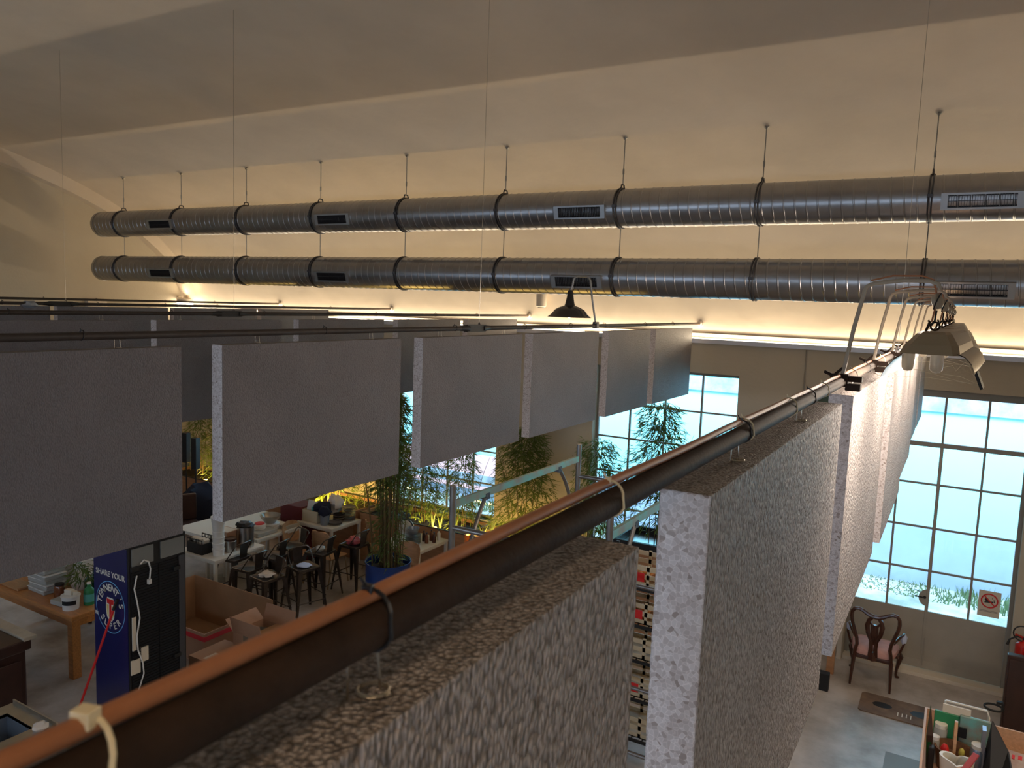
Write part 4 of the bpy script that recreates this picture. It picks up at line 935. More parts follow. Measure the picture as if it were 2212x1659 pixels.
b = B(); b.box('card', 0, 0, 0, .3, .22, .26); b.box('paper', .02, .02, .26, .28, .2, .262); tag(b.build('small_cardboard_box', loc=(-9.5, 7.52, .75), bevel=.003), 'orange-brown cardboard box behind the stacked buckets', 'box')
t = thing('steel_tin', 'small steel tin between bucket stack and tall pot', 'tin', (-9.13, 7.52, .75)); b = B(); b.lathe('steel', [(0, 0), (.09, 0), (.09, .16), (.085, .165), (0, .165)], (0, 0, 0), 24); b.build('body', t, smooth=True); b = B(); b.lathe('darkwood', [(.088, .166), (.088, .2), (0, .205)], (0, 0, 0), 24); b.build('lid', t, smooth=True)
t = thing('tall_steel_pot', 'tall steel pot lined with a black bag on the white table', 'pot', (-9.13, 7.80, .75)); b = B(); b.lathe('steel', [(0, 0), (.125, 0), (.125, .31), (.13, .315), (.12, .315), (.115, .1), (0, .1)], (0, 0, 0), 28); b.build('body', t, smooth=True)
b = B(); b.sph('black', (0, 0, .33), .125, 16, sz=.45, jit=.5); b.build('bin_bag', t, smooth=True)
for i, (x, y, r, h, m, z, l) in enumerate([(-9.45, 8.35, .13, .05, 'white', 0, 'wide white plate stack beside the steel pot'), (-9.5, 8.6, .16, .09, 'white', 0, 'round white container stack under the steel bowl'), (-9.42, 8.33, .09, .10, 'white', .05, 'clear lidded bowl with a red lid')]):
    b = B(); pr = [(0, 0)]
    for k in range(5): pr += [(r, h*k/5), (r+.008, h*(k+.6)/5), (r, h*(k+.9)/5)]
    b.lathe(m, pr+[(0, h)], (0, 0, 0), 28); tag(b.build('plate_stack', loc=(x, y, .77+z), smooth=True), l, 'plates')
b = B(); b.lathe('redp', [(0, 0), (.08, 0), (.07, .02), (0, .02)], (0, 0, 0), 20); tag(b.build('red_bowl', loc=(-9.42, 8.33, .92), smooth=True), 'small red dish on the pale container beside the steel bowl', 'bowl')
b = B(); b.lathe('steel', [(0, 0), (.08, 0), (.15, .09), (.165, .13), (.16, .13), (.14, .09), (.07, .01), (0, .01)], (0, 0, 0), 28); tag(b.build('steel_bowl', loc=(-9.5, 8.62, .86), smooth=True), 'shiny steel mixing bowl on the white containers', 'bowl')
b = B(); b.box('clear', 0, 0, 0, .30, .40, .07); tag(b.build('plastic_tray', loc=(-9.52, 8.12, .77), bevel=.012), 'flat clear tray at the front edge of the bowl table', 'tray')
b = B(); b.box('stone', 0, 0, 0, .16, .3, .06); tag(b.build('wooden_tray', loc=(-9.36, 8.68, .77), bevel=.01), 'brownish shallow tray beside the clear one', 'tray')
b = B(); b.box('maroon', 0, 0, 0, .5, .4, .98); tag(b.build('maroon_box', loc=(-9.95, 9.25, 0), bevel=.01), 'dark maroon box standing behind the steel bowl', 'box')
# third table
t = thing('green_bin', 'pale green rectangular bin with boards in it at the left of the plate table', 'bin', (-9.45, 9.28, .75)); b = B()
for q in ((0, 0, .34, .01), (0, .24, .34, .25), (0, .01, .01, .24), (.33, .01, .34, .24)): b.box('crate', q[0], q[1], 0, q[2], q[3], .2)
b.box('crate', 0, 0, 0, .34, .25, .01); b.build('body', t, bevel=.004); b = B(); b.cb('whitewood', (.1, .12, .2), (.16, .02, .28), rz=.4, ry=.2); b.cb('teal', (.22, .12, .16), (.2, .02, .16), rz=.2); b.build('cutting_boards', t)
b = B(); b.lathe('bluegrey', [(0, 0), (.07, 0), (.085, .17), (.08, .17), (.066, .02), (0, .02)], (0, 0, 0), 20); b.sph('navycloth', (0, 0, .22), .1, 12, sz=.9, jit=.6); tag(b.build('grey_cup', loc=(-8.98, 9.33, .75), smooth=True), 'grey-blue cup stuffed with dark cloth on the plate table', 'cup')
b = B(); b.cb('navycloth', (0, 0, .15), (.28, .2, .26), rz=.5, rx=.3); tag(b.build('navy_bag', loc=(-9.2, 9.5, .78), bevel=.05), 'dark navy bag behind the grey cup', 'bag')
def plates(x, y, z, n, r, label, g='plate stacks', mats=('grey',)):
    for i in range(n):
        b = B(); b.lathe(mats[i % len(mats)], [(0, 0), (r*.6, 0), (r, .018), (r, .024), (r*.96, .022), (r*.6, .006), (0, .006)], (0, 0, 0), 24); tag(b.build('plate', loc=(x, y, z+i*.0215), smooth=True), label, 'plate', g)
plates(-8.86, 9.45, .75, 2, .12, 'grey plate in the low pile at the front of the plate table', 'plates in the low pile')
plates(-8.93, 9.62, .75, 6, .10, 'dark bowl in the middle stack of the plate table', 'dark bowls in the middle stack', ('grey', 'black'))
plates(-8.86, 9.78, .75, 11, .115, 'grey plate in the tall stack before the yellow bamboo', 'plates in the tall stack', ('grey', 'grey', 'bluegrey'))
b = B(); b.sph('cloth', (0, 0, .12), .14, 14, sz=1.1, jit=.6); tag(b.build('plastic_bag', loc=(-9.12, 9.74, .87), smooth=True), 'crumpled yellowish-white plastic bag between navy bag and plate stack', 'bag')
# fourth table
plates(-7.18, 9.42, .75, 7, .12, 'grey plate in the stack on the table right of the barrel', 'plates right of the barrel')
b = B(); b.lathe('bluegrey', [(0, 0), (.06, 0), (.095, .10), (.09, .10), (.05, .01), (0, .01)], (0, 0, 0), 20); tag(b.build('steel_bowl', loc=(-7.18, 9.42, .905), smooth=True), 'small bluish bowl on top of the plate stack right of the barrel', 'bowl')
t = thing('glass_cloche', 'round glass bowl with black rim on the table right of the barrel', 'bowl', (-7.42, 9.55, .75)); b = B(); b.sph('clear', (0, 0, .18), .13, 18); b.build('glass_bowl', t, smooth=True); b = B(); b.tube('black', [(.135*math.cos(a), .0, .18+.135*math.sin(a)) for a in [2*PI*i/20 for i in range(20)]], .012, 6, closed=True); b.build('rim', t, smooth=True)
for i, (x, y, m) in enumerate([(-7.02, 9.56, 'amber'), (-6.95, 9.66, 'mahog'), (-7.05, 9.72, 'amber'), (-6.96, 9.80, 'whitewood'), (-7.12, 9.62, 'mahog')]):
    bottle(x, y, .75, .03, .17, m, ['small brown bottle nearest the plate stack', 'small reddish bottle in front of the group', 'small brown bottle in the middle of the group', 'small pale bottle at the right of the group', 'small reddish bottle behind the plate stack'][i], 'small bottles right of the plate stack')

# plywood chairs
def ply_chair(x, y, rz, label):
    t = thing('plywood_chair', label, 'chair', (x, y, 0), rz, 'bent plywood chairs')
    b = B(); pl = [(-.2, -.2), (-.15, -.22), (.15, -.22), (.2, -.2), (.19, .17), (.14, .2), (-.14, .2), (-.19, .17)]; b.prism('ply', pl, .44, .452); b.build('seat', t, bevel=.004)
    b = B(); n = 10; vs = []
    for j, (z, hw, yo) in enumerate([(.56, .15, .2), (.6, .185, .205), (.72, .2, .22), (.82, .195, .24), (.88, .165, .255), (.90, .10, .26)]):
        for i in range(n+1):
            s = i/n*2-1; vs.append((s*hw, yo-.04*s*s, z))
    m = len(vs); vs += [(x_, y_+.011, z_) for x_, y_, z_ in vs]; fs = []
    for j in range(5):
        for i in range(n): a = j*(n+1)+i; fs += [(a, a+1, a+n+2, a+n+1), (m+a, m+a+n+1, m+a+n+2, m+a+1)]
    for i in range(n): a = i; fs.append((a, m+a, m+a+1, a+1)); a = 5*(n+1)+i; fs.append((a, a+1, m+a+1, m+a))
    for j in range(5): a = j*(n+1); fs.append((a, a+n+1, m+a+n+1, m+a)); a += n; fs.append((a, m+a, m+a+n+1, a+n+1))
    b.add(vs, fs, 'ply'); b.build('backrest', t, smooth=True)
    for s in (-1, 1):
        b = B(); b.tube('enamel', [(s*.2, -.22, 0), (s*.17, -.17, .42), (s*.17, -.1, .435), (s*.17, .15, .435), (s*.165, .21, .6), (s*.165, .225, .72)], .011, 8); b.build('side_frame', t, smooth=True)
        b = B(); b.tube('enamel', [(s*.17, .1, .43), (s*.21, .26, 0)], .011, 8); b.build('leg', t, smooth=True)
ply_chair(-8.98, 8.78, 1.7, 'plywood chair with its back beside the bowl table'); ply_chair(-8.45, 8.90, PI, 'plywood chair with its back against the plate table')
ply_chair(-6.95, 8.86, .2, 'plywood chair at the table right of the barrel'); ply_chair(-6.45, 9.55, -1.3, 'plywood chair with round seat behind the scaffold post')
ply_chair(-8.1, 9.75, 2.6, 'plywood chair behind the bamboo barrel')
# bar stools
def stool():
    t = thing('bar_stool', '', 'stool', (0, 0, 0), 0, 'gunmetal bar stools')
    S = .18; H = .72
    pl = []
    for cx_, cy_, a0 in ((S-.04, S-.04, 0), (-S+.04, S-.04, 90), (-S+.04, -S+.04, 180), (S-.04, -S+.04, 270)):
        for k in range(5): a = R(a0+90*k/4); pl.append((cx_+.04*math.cos(a), cy_+.04*math.sin(a)))
    b = B(); n = len(pl)
    vs = [(x, y, H-.035) for x, y in pl]+[(x, y, H) for x, y in pl]+[(x*.93, y*.93, H+.002) for x, y in pl]+[(x*.85, y*.85, H-.008) for x, y in pl]
    fs = [(i+k*n, (i+1) % n+k*n, (i+1) % n+(k+1)*n, i+(k+1)*n) for k in range(3) for i in range(n)]+[tuple(range(3*n, 4*n)), tuple(range(n))[::-1]]
    b.add(vs, fs, 'gunmetal'); b.build('seat', t, smooth=True)
    for sx in (-1, 1):
        for sy in (-1, 1):
            b = B(); vs = []
            for z, o, w in ((H-.03, .0, .066), (.38, .035, .044), (0, .075, .024)):
                cx_, cy_ = sx*(S-.002+o), sy*(S-.002+o); vs += [(cx_-sx*w, cy_, z), (cx_, cy_, z), (cx_, cy_-sy*w, z), (cx_-sx*.006, cy_-sy*w, z), (cx_-sx*.006, cy_-sy*.006, z), (cx_-sx*w, cy_-sy*.006, z)]
            fs = [(i+k*6, (i+1) % 6+k*6, (i+1) % 6+(k+1)*6, i+(k+1)*6) for k in range(2) for i in range(6)]+[(12, 13, 14, 15, 16, 17)]
            b.add(vs, fs, 'gunmetal'); b.build('leg', t)
    b = B(); q = .225
    for z, o in ((.24, .205), (.29, .198)):
        pass
    b.tube('gunmetal', [(-q, -q, .25), (q, -q, .25)], .008, 6); b.tube('gunmetal', [(-q, q, .25), (q, q, .25)], .008, 6); b.tube('gunmetal', [(-q, -q, .30), (-q, q, .30)], .008, 6); b.tube('gunmetal', [(q, -q, .30), (q, q, .30)], .008, 6); b.build('footrest', t)
    b = B(); b.tube('gunmetal', [(-S, .02, H-.01), (-S+.0, .10, H+.10), (-S+.01, .165, H+.20), (-S+.05, .18, H+.225), (0, .19, H+.228), (S-.05, .18, H+.225), (S-.01, .165, H+.20), (S, .10, H+.10), (S, .02, H-.01)], .009, 8); b.build('back_hoop', t, smooth=True)
    b = B(); b.add([(-.07, .165, H-.01), (.07, .165, H-.01), (.08, .188, H+.22), (-.08, .188, H+.22), (-.07, .169, H-.01), (.07, .169, H-.01), (.08, .192, H+.22), (-.08, .192, H+.22)], [(0, 1, 2, 3), (7, 6, 5, 4), (0, 4, 5, 1), (1, 5, 6, 2), (2, 6, 7, 3), (3, 7, 4, 0)], 'gunmetal'); b.build('back_splat', t)
    return t
s0 = stool()
SP = [(-7.97, 7.19, -.12, 'front bar stool with a white cloth on its seat'), (-8.46, 7.30, -1.5, 'bar stool second from the front, left of the one with the cloth'), (-8.97, 7.46, -1.45, 'leftmost bar stool, tucked at the white table'),
      (-7.86, 7.76, 1.3, 'bar stool with bright pale blue reflection on its seat'), (-8.15, 8.38, -1.4, 'bar stool behind, in the middle of the group'), (-8.66, 8.32, -.2, 'bar stool beside the plywood chair'),
      (-8.58, 7.84, -1.4, 'bar stool in the second line near the steel pot'), (-7.98, 8.95, -1.5, 'bar stool at the right end, with a pink bag on its seat')]
for i, (x, y, r, l) in enumerate(SP):
    if i == 0: s0.location = (x, y, 0); s0.rotation_euler = (0, 0, r); s0['label'] = l
    else: dup(s0, (x, y, 0), r, l)
b = B(); b.sph('cloth', (0, 0, .03), .095, 14, sz=.4, jit=.7); tag(b.build('crumpled_cloth', loc=(-7.97, 7.17, .715), smooth=True), 'crumpled white cloth on the front bar stool', 'cloth')
b = B(); b.sph('blueglint', (0, 0, .015), .10, 14, sz=.18, jit=.4); tag(b.build('seat_reflection', loc=(-7.86, 7.76, .715), smooth=True), 'pale blue sheet standing for the reflection on a bar stool seat', 'cloth')  # flat sheet added as the bright reflection on the seat
b = B(); b.sph('redbag', (0, 0, .05), .12, 14, sz=.5, jit=.7); tag(b.build('pink_bag', loc=(-7.98, 8.95, .715), smooth=True), 'crumpled pink plastic bag on the right end bar stool', 'bag')
b = B(); b.sph('clear', (0, 0, .04), .07, 12, sz=.6, jit=.5); tag(b.build('clear_bag', loc=(-8.15, 8.38, .715), smooth=True), 'small clear plastic bag on the middle bar stool', 'bag')
b = B(); b.box('white', 0, 0, 0, .42, .3, .06); b.box('green', -.004, -.004, .0, .424, .304, .025); tag(b.build('green_edged_tray', loc=(-7.85, 9.25, .35), bevel=.006), 'white tray with green edge low behind the bamboo barrel', 'tray')

# speakers and things in the far left gap
for i, (x, y, z0, z1, l) in enumerate([(-12.9, 9.58, 1.23, 1.82, 'left black column loudspeaker on a thin stand'), (-12.58, 9.55, 1.15, 1.76, 'right black column loudspeaker on a thin stand')]):
    t = thing('column_loudspeaker', l, 'loudspeaker', (x, y, 0), .2, 'column loudspeakers in the far corner')
    b = B(); b.box('black', -.06, -.06, z0, .06, .06, z1); b.build('cabinet', t, bevel=.008)
    b = B(); b.tube('black', [(0, 0, .02), (0, 0, z0)], .014, 8); b.build('stand_pole', t)
    b = B(); b.lathe('black', [(0, 0), (.2, 0), (.2, .012), (.02, .03)], (0, 0, 0), 20); b.build('base', t)
b = B(); b.sph('navycloth', (0, 0, .5), .36, 16, sz=1.3, sx=.8, jit=.3); tag(b.build('navy_jacket', loc=(-12.2, 9.35, .0), smooth=True), 'dark navy jacket heaped over a seat right of the loudspeakers', 'jacket')
for i, (x, y) in enumerate([(-12.5, 8.75), (-12.2, 8.1), (-11.6, 8.6)]):
    t = thing('carved_chair', ['dark brown leather chair below the left loudspeaker', 'dark brown chair in front of the loudspeakers', 'dark brown chair left of the white buckets'][i], 'chair', (x, y, 0), .6*i, 'dark chairs in the far corner')
    b = B(); b.box('darkwood', -.24, -.24, .38, .24, .24, .47); b.build('seat', t, bevel=.03); b = B(); b.box('darkwood', -.24, .19, .47, .24, .25, .95); b.build('backrest', t, bevel=.03)
    for sx in (-.2, .2):
        for sy in (-.2, .2): b = B(); b.tube('darkwood', [(sx, sy, 0), (sx, sy, .4)], .02, 8); b.build('leg', t)
for i, (x, y, z) in enumerate([(-12.35, 9.0, .72), (-12.75, 9.05, .78)]):
    b = B(); b.sph('redbag', (0, 0, 0), .13, 12, sz=.5, jit=.5); tag(b.build('red_cushion', loc=(x, y, z-.28), smooth=True), ['red cushion heaped right of the loudspeaker pole', 'red cushion between the two loudspeaker poles'][i], 'cushion')
table('white_table', 'white table end showing left of the bucket stack', -10.75, 7.75, -9.95, 9.3, .75, 'whitewood', .045, .035, WG, .03)

# ------------------------------------------------------------------ mahogany armchair by the door
t = thing('mahogany_armchair', 'mahogany armchair with pierced splat back and pink seat, facing the glass door', 'chair', (-.615, 10.42, 0))
b = B(); N = 16; prof = [(0, .37), (.05, .38)]
vs = []; nr = 6
def sq(a, w0, w1):  # seat outline wider at front
    c, s_ = math.cos(a), math.sin(a); x = math.copysign(abs(c)**.45, c); y = math.copysign(abs(s_)**.45, s_)
    return x*(w0+(w1-w0)*(y+1)/2), y*.235
lay = [(.9, .375), (1.0, .385), (1.03, .41), (1.0, .445), (.85, .475), (.5, .49), (.05, .495)]
for sc, z in lay:
    for k in range(40): x, y = sq(2*PI*k/40, .225, .29); vs.append((x*sc, y*sc, z))
fs = [(i*40+k, i*40+(k+1) % 40, (i+1)*40+(k+1) % 40, (i+1)*40+k) for i in range(len(lay)-1) for k in range(40)]+[tuple(range(40))[::-1], tuple((len(lay)-1)*40+k for k in range(40))]
b.add(vs, fs, 'pink'); b.build('seat', t, smooth=True)
b = B(); b.box('mahog', -.225, -.235, .33, .225, .0, .385); b.box('mahog', -.28, 0, .33, .28, .225, .385); b.build('seat_rail', t, bevel=.015)
for s in (-1, 1):
    b = B(); b.tube('mahog', [(s*.21, -.24, .36), (s*.225, -.30, .0)], [.026, .013], 8); b.build('leg', t, smooth=True)
    b = B(); b.tube('mahog', [(s*.26, .20, .36), (s*.29, .235, .28), (s*.26, .20, .12), (s*.255, .2, .04), (s*.275, .235, .0)], [.03, .036, .018, .015, .026], 8); b.build('leg', t, smooth=True)
    b = B(); b.tube('mahog', [(s*.215, -.225, .60), (s*.27, -.15, .66), (s*.31, 0, .665), (s*.32, .08, .65)], .017, 8); b.tube('mahog', [(s*.31, .05, .655), (s*.325, .02, .55), (s*.285, .05, .40)], .015, 8); b.build('armrest', t, smooth=True)
b = B()
def yb(z): return -.235-.13*max(0, z-.36)
pts = []
half = [(.21, .36), (.20, .45), (.185, .52), (.195, .60), (.225, .70), (.255, .80), (.268, .88), (.262, .945), (.235, .985), (.19, .995), (.14, .975), (.085, .94), (.04, .925), (0, .92)]
full = [(-x, z) for x, z in half]+[(x, z) for x, z in half[::-1][1:]]
b.tube('mahog', [(x, yb(z), z) for x, z in full], [.022+.004*(abs(x) < .1) for x, z in full], 8); b.build('back_frame', t, smooth=True)
b = B()
def strip(pl, w):
    b.tube('mahog', [(x, yb(z), z) for x, z in pl], w, 6)
for s in (-1, 1):
    strip([(s*.035, .39), (s*.03, .50), (s*.035, .60), (s*.07, .70), (s*.085, .80), (s*.07, .87), (s*.03, .92)], [.026, .022, .020, .028, .032, .026, .02])
    strip([(s*.012, .40), (s*.012, .5), (s*.02, .62), (s*.03, .72), (s*.028, .80), (s*.055, .84)], [.014, .012, .012, .016, .016, .012])
strip([(0, .36), (0, .41), (0, .45)], [.065, .04, .02]); strip([(0, .55), (0, .7), (0, .82)], [.008, .022, .02]); b.build('back_splat', t, smooth=True)
b = B(); b.sph('blueglint', (.315, .03, .60), .035, 10, sz=2.2, jit=.4); b.sph('blueglint', (-.315, .03, .62), .03, 10, sz=2.2, jit=.4); b.build('arm_highlight', t, smooth=True, label='pale blue highlights modelled on the arms')  # pale lumps added as highlights on the arms
b = B(); pl = []
for cx_, cy_, a0 in ((.85, .46, 0), (.06, .46, 90), (.06, .06, 180), (.85, .06, 270)):
    for k in range(5): a = R(a0+90*k/4); pl.append((cx_+.05*math.cos(a), cy_+.05*math.sin(a)))
b.prism('mat', pl, 0, .012); t = thing('door_mat', 'brown door mat with rounded corners on the concrete before the armchair', 'mat', (-.69, 9.47, .001)); b.build('mat_pad', t)
b = B()
for cx_, r in ((.25, .11), (.66, .12)): b.lathe('rubber', [(r, .0121), (r*.9, .0135), (0, .0135)], (cx_, .27, 0), 8, sy=.7)
for k in range(4): b.box('cream', .42+k*.045, .10, .0121, .43+k*.045, .19, .0135)
b.build('worn_patch', t, label='dark round wear marks and pale strokes')
t = thing('black_bin', 'small black box under the lit foam boards beside the wooden plank', 'box', (-1.16, 9.72, 0)); b = B(); b.box('black', 0, 0, 0, .12, .1, .22); b.build('body', t, bevel=.006)
b = B(); b.box('planter', 0, 0, 0, .09, .05, 1.05); tag(b.build('wooden_plank', loc=(-1.14, 10.25, 0), bevel=.003), 'wooden plank standing by the left door jamb', 'plank')
b = B(); b.box('trim', 0, 0, 0, .06, .03, 1.9); tag(b.build('pale_batten', loc=(-1.09, 10.78, 0), bevel=.003), 'pale narrow batten leaning beside the door frame', 'batten')
b = B(); b.box('greyp', 0, 0, 0, .5, .42, .012); tag(b.build('grey_floor_plate', loc=(-.32, 8.28, .0005)), 'flat grey plate lying on the floor at the bottom edge', 'plate')

# right: thin brown partition board and extinguisher
t = thing('brown_partition', 'thin dark brown partition board at the right picture edge in front of the fire extinguisher', 'cabinet', (.745, 9.9, 0)); b = B(); b.box('darkwood', 0, 0, 0, .95, .10, .9); b.build('body', t, bevel=.008); b = B(); b.box('darkwood', .02, -.012, .04, .93, 0, .86); b.build('door', t, bevel=.004)
t = thing('fire_extinguisher', 'red fire extinguisher with black hose on the wall behind the brown partition', 'extinguisher', (.955, 10.72, .60))
b = B(); b.lathe('red', [(0, 0), (.085, 0), (.09, .02), (.09, .14), (.08, .17), (.05, .19), (.025, .2), (.025, .22)], (0, 0, 0), 24); b.cb('black', (0, .1, .12), (.04, .07, .06)); b.build('cylinder', t, smooth=True)
b = B(); b.cb('black', (0, 0, .235), (.04, .05, .03)); b.cb('red', (-.05, 0, .25), (.10, .03, .02), ry=.2); b.build('valve_handle', t)
b = B(); b.tube('rubber', [(-.02, 0, .235), (-.08, -.02, .25), (-.15, -.03, .2), (-.17, -.03, .13)], [.010, .010, .011, .016], 8); b.tube('rubber', [(.0+.09*math.cos(a)-.03, -.01, .29+.09*math.sin(a)) for a in [2*PI*i/20 for i in range(20)]], .008, 8, closed=True); b.build('hose', t, smooth=True)
b = B(); b.tube('rubber', [(.09*math.cos(a), .06*math.sin(a), .0+.012*math.sin(a)) for a in [2*PI*i/20 for i in range(20)]], .012, 8, closed=True); b.cb('rubber', (.05, .0, .07), (.06, .04, .03)); b.cb('rubber', (.08, 0, .03), (.02, .03, .09))
tag(b.build('black_hose_loop', loc=(.66, 9.8, .30), smooth=True), 'black hose loop sticking out left of the brown partition', 'hose')

# timber crate with odds and ends
cz = .62
t = thing('timber_crate', 'raw timber crate full of bottles and baskets in the bottom right corner', 'crate', (.0, 6.6, cz))
b = B()
for q in ((0, 0, .02, 1.55), (1.1, 0, 1.12, 1.55), (.02, 1.53, 1.1, 1.55), (.02, 0, 1.1, .02)): b.box('rawwood', q[0], q[1], 0, q[2], q[3], .24)
b.box('rawwood', .02, .02, 0, 1.1, 1.53, .02); b.build('crate_body', t, bevel=.002)
for lx, ly in ((.0, .0), (1.06, 0), (0, 1.49), (1.06, 1.49)): b = B(); b.box('rawwood', lx, ly, -cz, lx+.06, ly+.06, 0); b.build('leg', t)
zc = cz+.022
def at(px, py): return (px, py)
t = thing('green_bag', 'folded green plastic sheet with a pale board at the back of the timber crate', 'bag', (.08, 7.72, zc)); b = B(); b.cb('green', (.1, .03, .2), (.2, .03, .38), rx=-.2); b.cb('scafg', (.32, .02, .2), (.24, .04, .42), rx=-.15); b.build('green_sheet', t, bevel=.01); b = B(); b.cb('paper', (.17, .07, .41), (.22, .02, .10)); b.build('pale_board', t); b = B(); b.cb('black', (.22, -.03, .28), (.08, .02, .09)); b.build('black_tag', t)
b = B(); b.tube('white', [(0, 0, .42), (.33, 0, .42), (.35, 0, .36)], .011, 6); b.tube('white', [(0, 0, .42), (0, 0, .1)], .011, 6); b.tube('white', [(.35, 0, .36), (.35, 0, .1)], .011, 6); tag(b.build('white_wire_frame', loc=(.16, 7.95, zc), smooth=True), 'white frame edge behind the green sheet in the timber crate', 'frame')
t = thing('wicker_basket', 'round wicker basket with a tall bent handle inside the timber crate', 'basket', (.25, 7.54, zc)); b = B(); b.lathe('wicker', [(0, 0), (.12, 0), (.15, .19), (.155, .195), (.14, .195), (.11, .12), (0, .12)], (0, 0, 0), 28); b.build('bowl', t, smooth=True)
b = B(); n = 18; vs = []
for i in range(n+1):
    a = PI*i/n; y, z = -.145*math.cos(a), .17+.27*math.sin(a); vs += [(-.012, y, z), (.012, y, z), (.012, y*.95, z-.006), (-.012, y*.95, z-.006)]
b.add(vs, [(i*4+k, i*4+(k+1) % 4, i*4+4+(k+1) % 4, i*4+4+k) for i in range(n) for k in range(4)], 'ply'); b.build('handle', t, smooth=True)
b = B(); b.sph('redp', (0, 0, 0), .035, 12, sz=1.7); tag(b.build('red_bottle', loc=(.18, 7.48, zc+.18), smooth=True), 'small red bottle in the wicker basket', 'bottle')
b = B(); b.sph('ball', (0, 0, 0), .025, 12, sz=1.9); tag(b.build('yellow_bottle', loc=(.31, 7.53, zc+.17), smooth=True), 'small yellow bottle in the wicker basket', 'bottle')
jar(.14, 7.72, zc, .055, .30, 'clear', 'cream', 'tall jar with a cream lid behind the wicker basket'); jar(.10, 7.58, zc, .04, .24, 'clear', 'white', 'jar with a small white lid left of the wicker basket')
jar(.43, 7.55, zc, .06, .28, 'bluegrey', 'cream', 'glass jar with a wide cream lid right of the wicker basket')
t = thing('garden_shears', 'long dark pointed blade standing at the left wall of the timber crate', 'blade', (.05, 7.42, zc)); b = B()
b.add([(0, 0, 0), (.03, .02, 0), (.03, .02, .30), (-.01, .10, .54), (-.02, .0, .30), (.004, .01, .3)], [(0, 1, 2, 4), (4, 2, 3)], 'dgreen'); b.add([(x+.004, y, z) for x, y, z in [(0, 0, 0), (.03, .02, 0), (.03, .02, .30), (-.01, .10, .54), (-.02, .0, .30)]], [(1, 0, 4, 2), (2, 4, 3)], 'darkwood'); b.build('blade', t)
b = B(); b.cb('black', (.03, -.05, .12), (.05, .06, .24)); b.build('dark_handle', t, bevel=.01)
t = thing('heart_basket', 'cream heart-shaped basket with dark inside in the timber crate', 'basket', (.27, 7.24, zc+.12)); b = B(); hp = []
for i in range(36):
    a = 2*PI*i/36; hp.append((.012*16*math.sin(a)**3*.62, .012*(13*math.cos(a)-5*math.cos(2*a)-2*math.cos(3*a)-math.cos(4*a))*.62))
vs = [(x, y, 0) for x, y in hp]+[(x*1.1, y*1.1, .13) for x, y in hp]+[(x*.9, y*.9, .13) for x, y in hp]+[(x*.85, y*.85, .01) for x, y in hp]
b.add(vs, [(i+k*36, (i+1) % 36+k*36, (i+1) % 36+(k+1)*36, i+(k+1)*36) for k in range(3) for i in range(36)], 'cream'); b.build('rim', t, smooth=True); b = B(); b.add([(x*.86, y*.86, .02) for x, y in hp], [tuple(range(36))], 'darkwood'); b.build('lining', t)
b = B(); b.cb('redbag', (0, 0, 0), (.05, .22, .02), rx=.5, rz=-.5); tag(b.build('pink_wrapper', loc=(.36, 7.2, zc+.27), bevel=.006), 'pink striped wrapper lying over the heart basket', 'wrapper')
t = thing('black_folder', 'black folding board standing upright in the timber crate', 'board', (.46, 7.1, zc)); b = B(); b.add([(0, .45, .0), (.05, .5, .50), (.17, .3, .36), (.20, .0, .28), (.05, -.1, 0), (.01, .45, 0), (.06, .5, .50), (.18, .3, .36), (.21, .0, .28), (.06, -.1, 0)], [(0, 1, 2, 3, 4), (9, 8, 7, 6, 5), (0, 5, 6, 1), (1, 6, 7, 2), (2, 7, 8, 3), (3, 8, 9, 4)], 'black'); b.build('front_leaf', t)
b = B(); b.cb('bluegrey', (.0, .45, .22), (.03, .10, .44)); b.build('spine', t)
t = thing('newspaper', 'folded printed newspaper lying in the right half of the timber crate', 'newspaper', (.62, 7.35, zc+.1)); b = B(); b.cb('news', (.22, .25, .04), (.46, .36, .02), rz=-.1, rx=.25); b.cb('news', (.24, .1, .0), (.44, .3, .015), rz=-.2); b.build('sheets', t, bevel=.003)
b = B()
for k in range(8): b.cb('redp' if k < 3 else 'grey', (.08+k*.05, .36+.01*(k % 2), .078), (.02+.01*(k % 3), .05, .004), rz=-.1, rx=.25)
b.build('headline_print', t)
b = B(); b.cb('cream', (0, 0, 0), (.26, .06, .02), rz=-.7); b.cb('cream', (.12, -.05, 0), (.1, .06, .03), rz=-.2); tag(b.build('paper_band', loc=(.85, 7.1, zc+.12), bevel=.004), 'cream paper band in front of the newspaper in the timber crate', 'paper')
b = B(); b.box('yellowp', 0, 0, 0, .3, .25, .1); tag(b.build('yellow_box', loc=(.75, 6.75, zc), bevel=.006), 'yellow-brown box at the bottom right of the timber crate', 'box')
t = thing('wire_tray', 'black wire tray at the near side of the timber crate', 'tray', (.04, 6.72, zc+.13)); b = B(); b.tube('black', [(0, 0, 0), (.4, 0, 0), (.4, .3, 0), (0, .3, 0)], .008, 6, closed=True)
for k in range(8): b.tube('black', [(.05*k+.02, 0, 0), (.05*k+.02, .0, -.1), (.05*k+.02, .3, -.1), (.05*k+.02, .3, 0)], .003, 4)
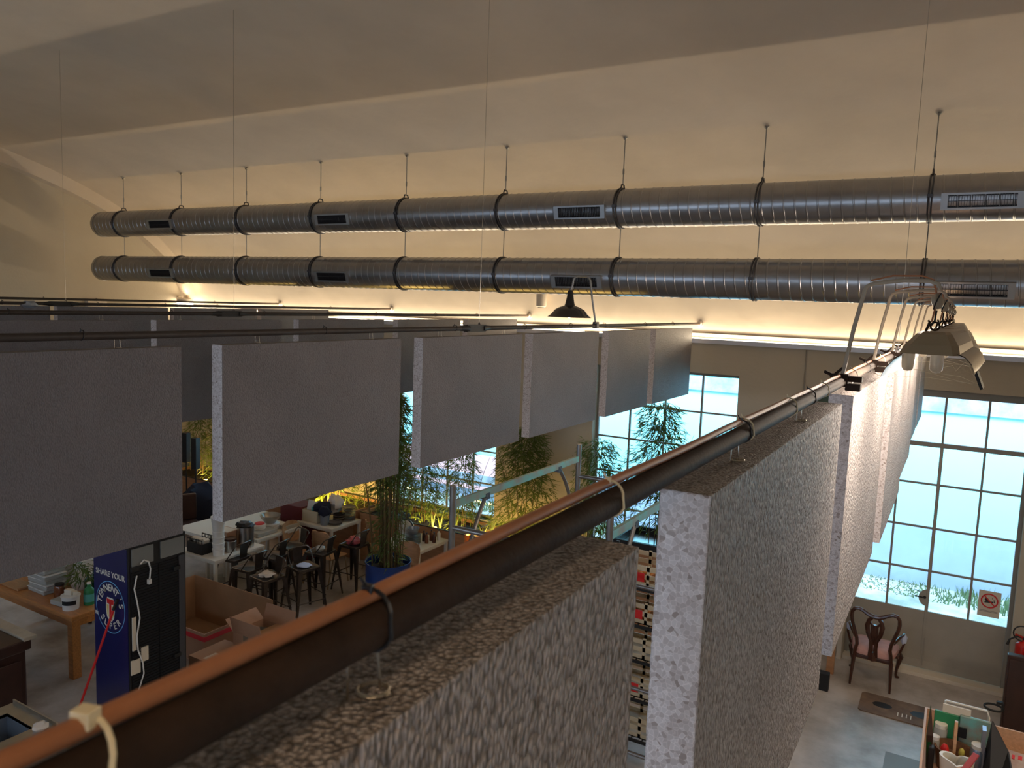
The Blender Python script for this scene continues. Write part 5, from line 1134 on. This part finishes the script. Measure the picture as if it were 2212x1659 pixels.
b.build('wire_mesh', t)

# ------------------------------------------------------------------ light
w = bpy.data.worlds.new('world'); SC.world = w; w.use_nodes = True; bg = w.node_tree.nodes['Background']
bg.inputs['Color'].default_value = (.60, .78, 1, 1); bg.inputs['Strength'].default_value = 4.8
for (a, c), pw in zip(BO, (24, 24, 15, 6)): area('daylight_back_window', ((a+c)/2, YB-.12, 3.22), 2.9, pw, (.62, .74, 1), ((a+c)/2, 3, 2.9), sy=.85)
area('daylight_lane', (-4, 13.0, 4.6), 20, 1350, (.60, .80, 1), (-4, 14.4, 1.2), sy=1.0)
# unseen warm lamps; the near one is placed to light the front board
for x, y, l in ((.9, -.9, 'added lamp lighting the board on the foreground rail, outside the picture'), (-8.0, 1.0, 'unseen ceiling lamp above the kitchen side, outside the picture')):
    t = thing('unseen_ceiling_lamp', l, 'lamp', (x, y, 6.2)); b = B(); b.lathe('blackgloss', [(.02, .4), (.03, .3), (.2, .05), (.21, 0)], (0, 0, 0), 20); b.build('lamp_shade', t, smooth=True); b = B(); b.tube('black', [(0, 0, .4), (0, 0, vz(y)-6.2+.01)], .004, 5); b.build('cord', t)
    area('unseen_ceiling_light', (x, y, 6.18), .3, 15 if x > 0 else 4, (1, .72, .46), (x-.4*(x > 0), y+.6*(x > 0), 0), 'DISK', spread=100 if x > 0 else 180)
for x, y, p, l in ((3.2, 2.6, 22, 'added fill lamp over the entrance side, nearest the viewer, outside the picture'), (2.9, 6.0, 26, 'added fill lamp over the entrance side near the door, outside the picture')):  # pendants added to brighten the door, floor and boards on the right
    t = thing('fill_pendant', l, 'lamp', (x, y, 3.3)); b = B(); b.lathe('blackgloss', [(.02, .4), (.03, .3), (.2, .05), (.21, 0)], (0, 0, 0), 20); b.build('lamp_shade', t, smooth=True); b = B(); b.tube('black', [(0, 0, .4), (0, 0, vz(y)-3.3+.01)], .004, 5); b.build('cord', t)
    area('fill_light', (x, y, 3.28), .3, p*1.6, (1, .74, .48), (x-.8, y, 0), 'DISK')
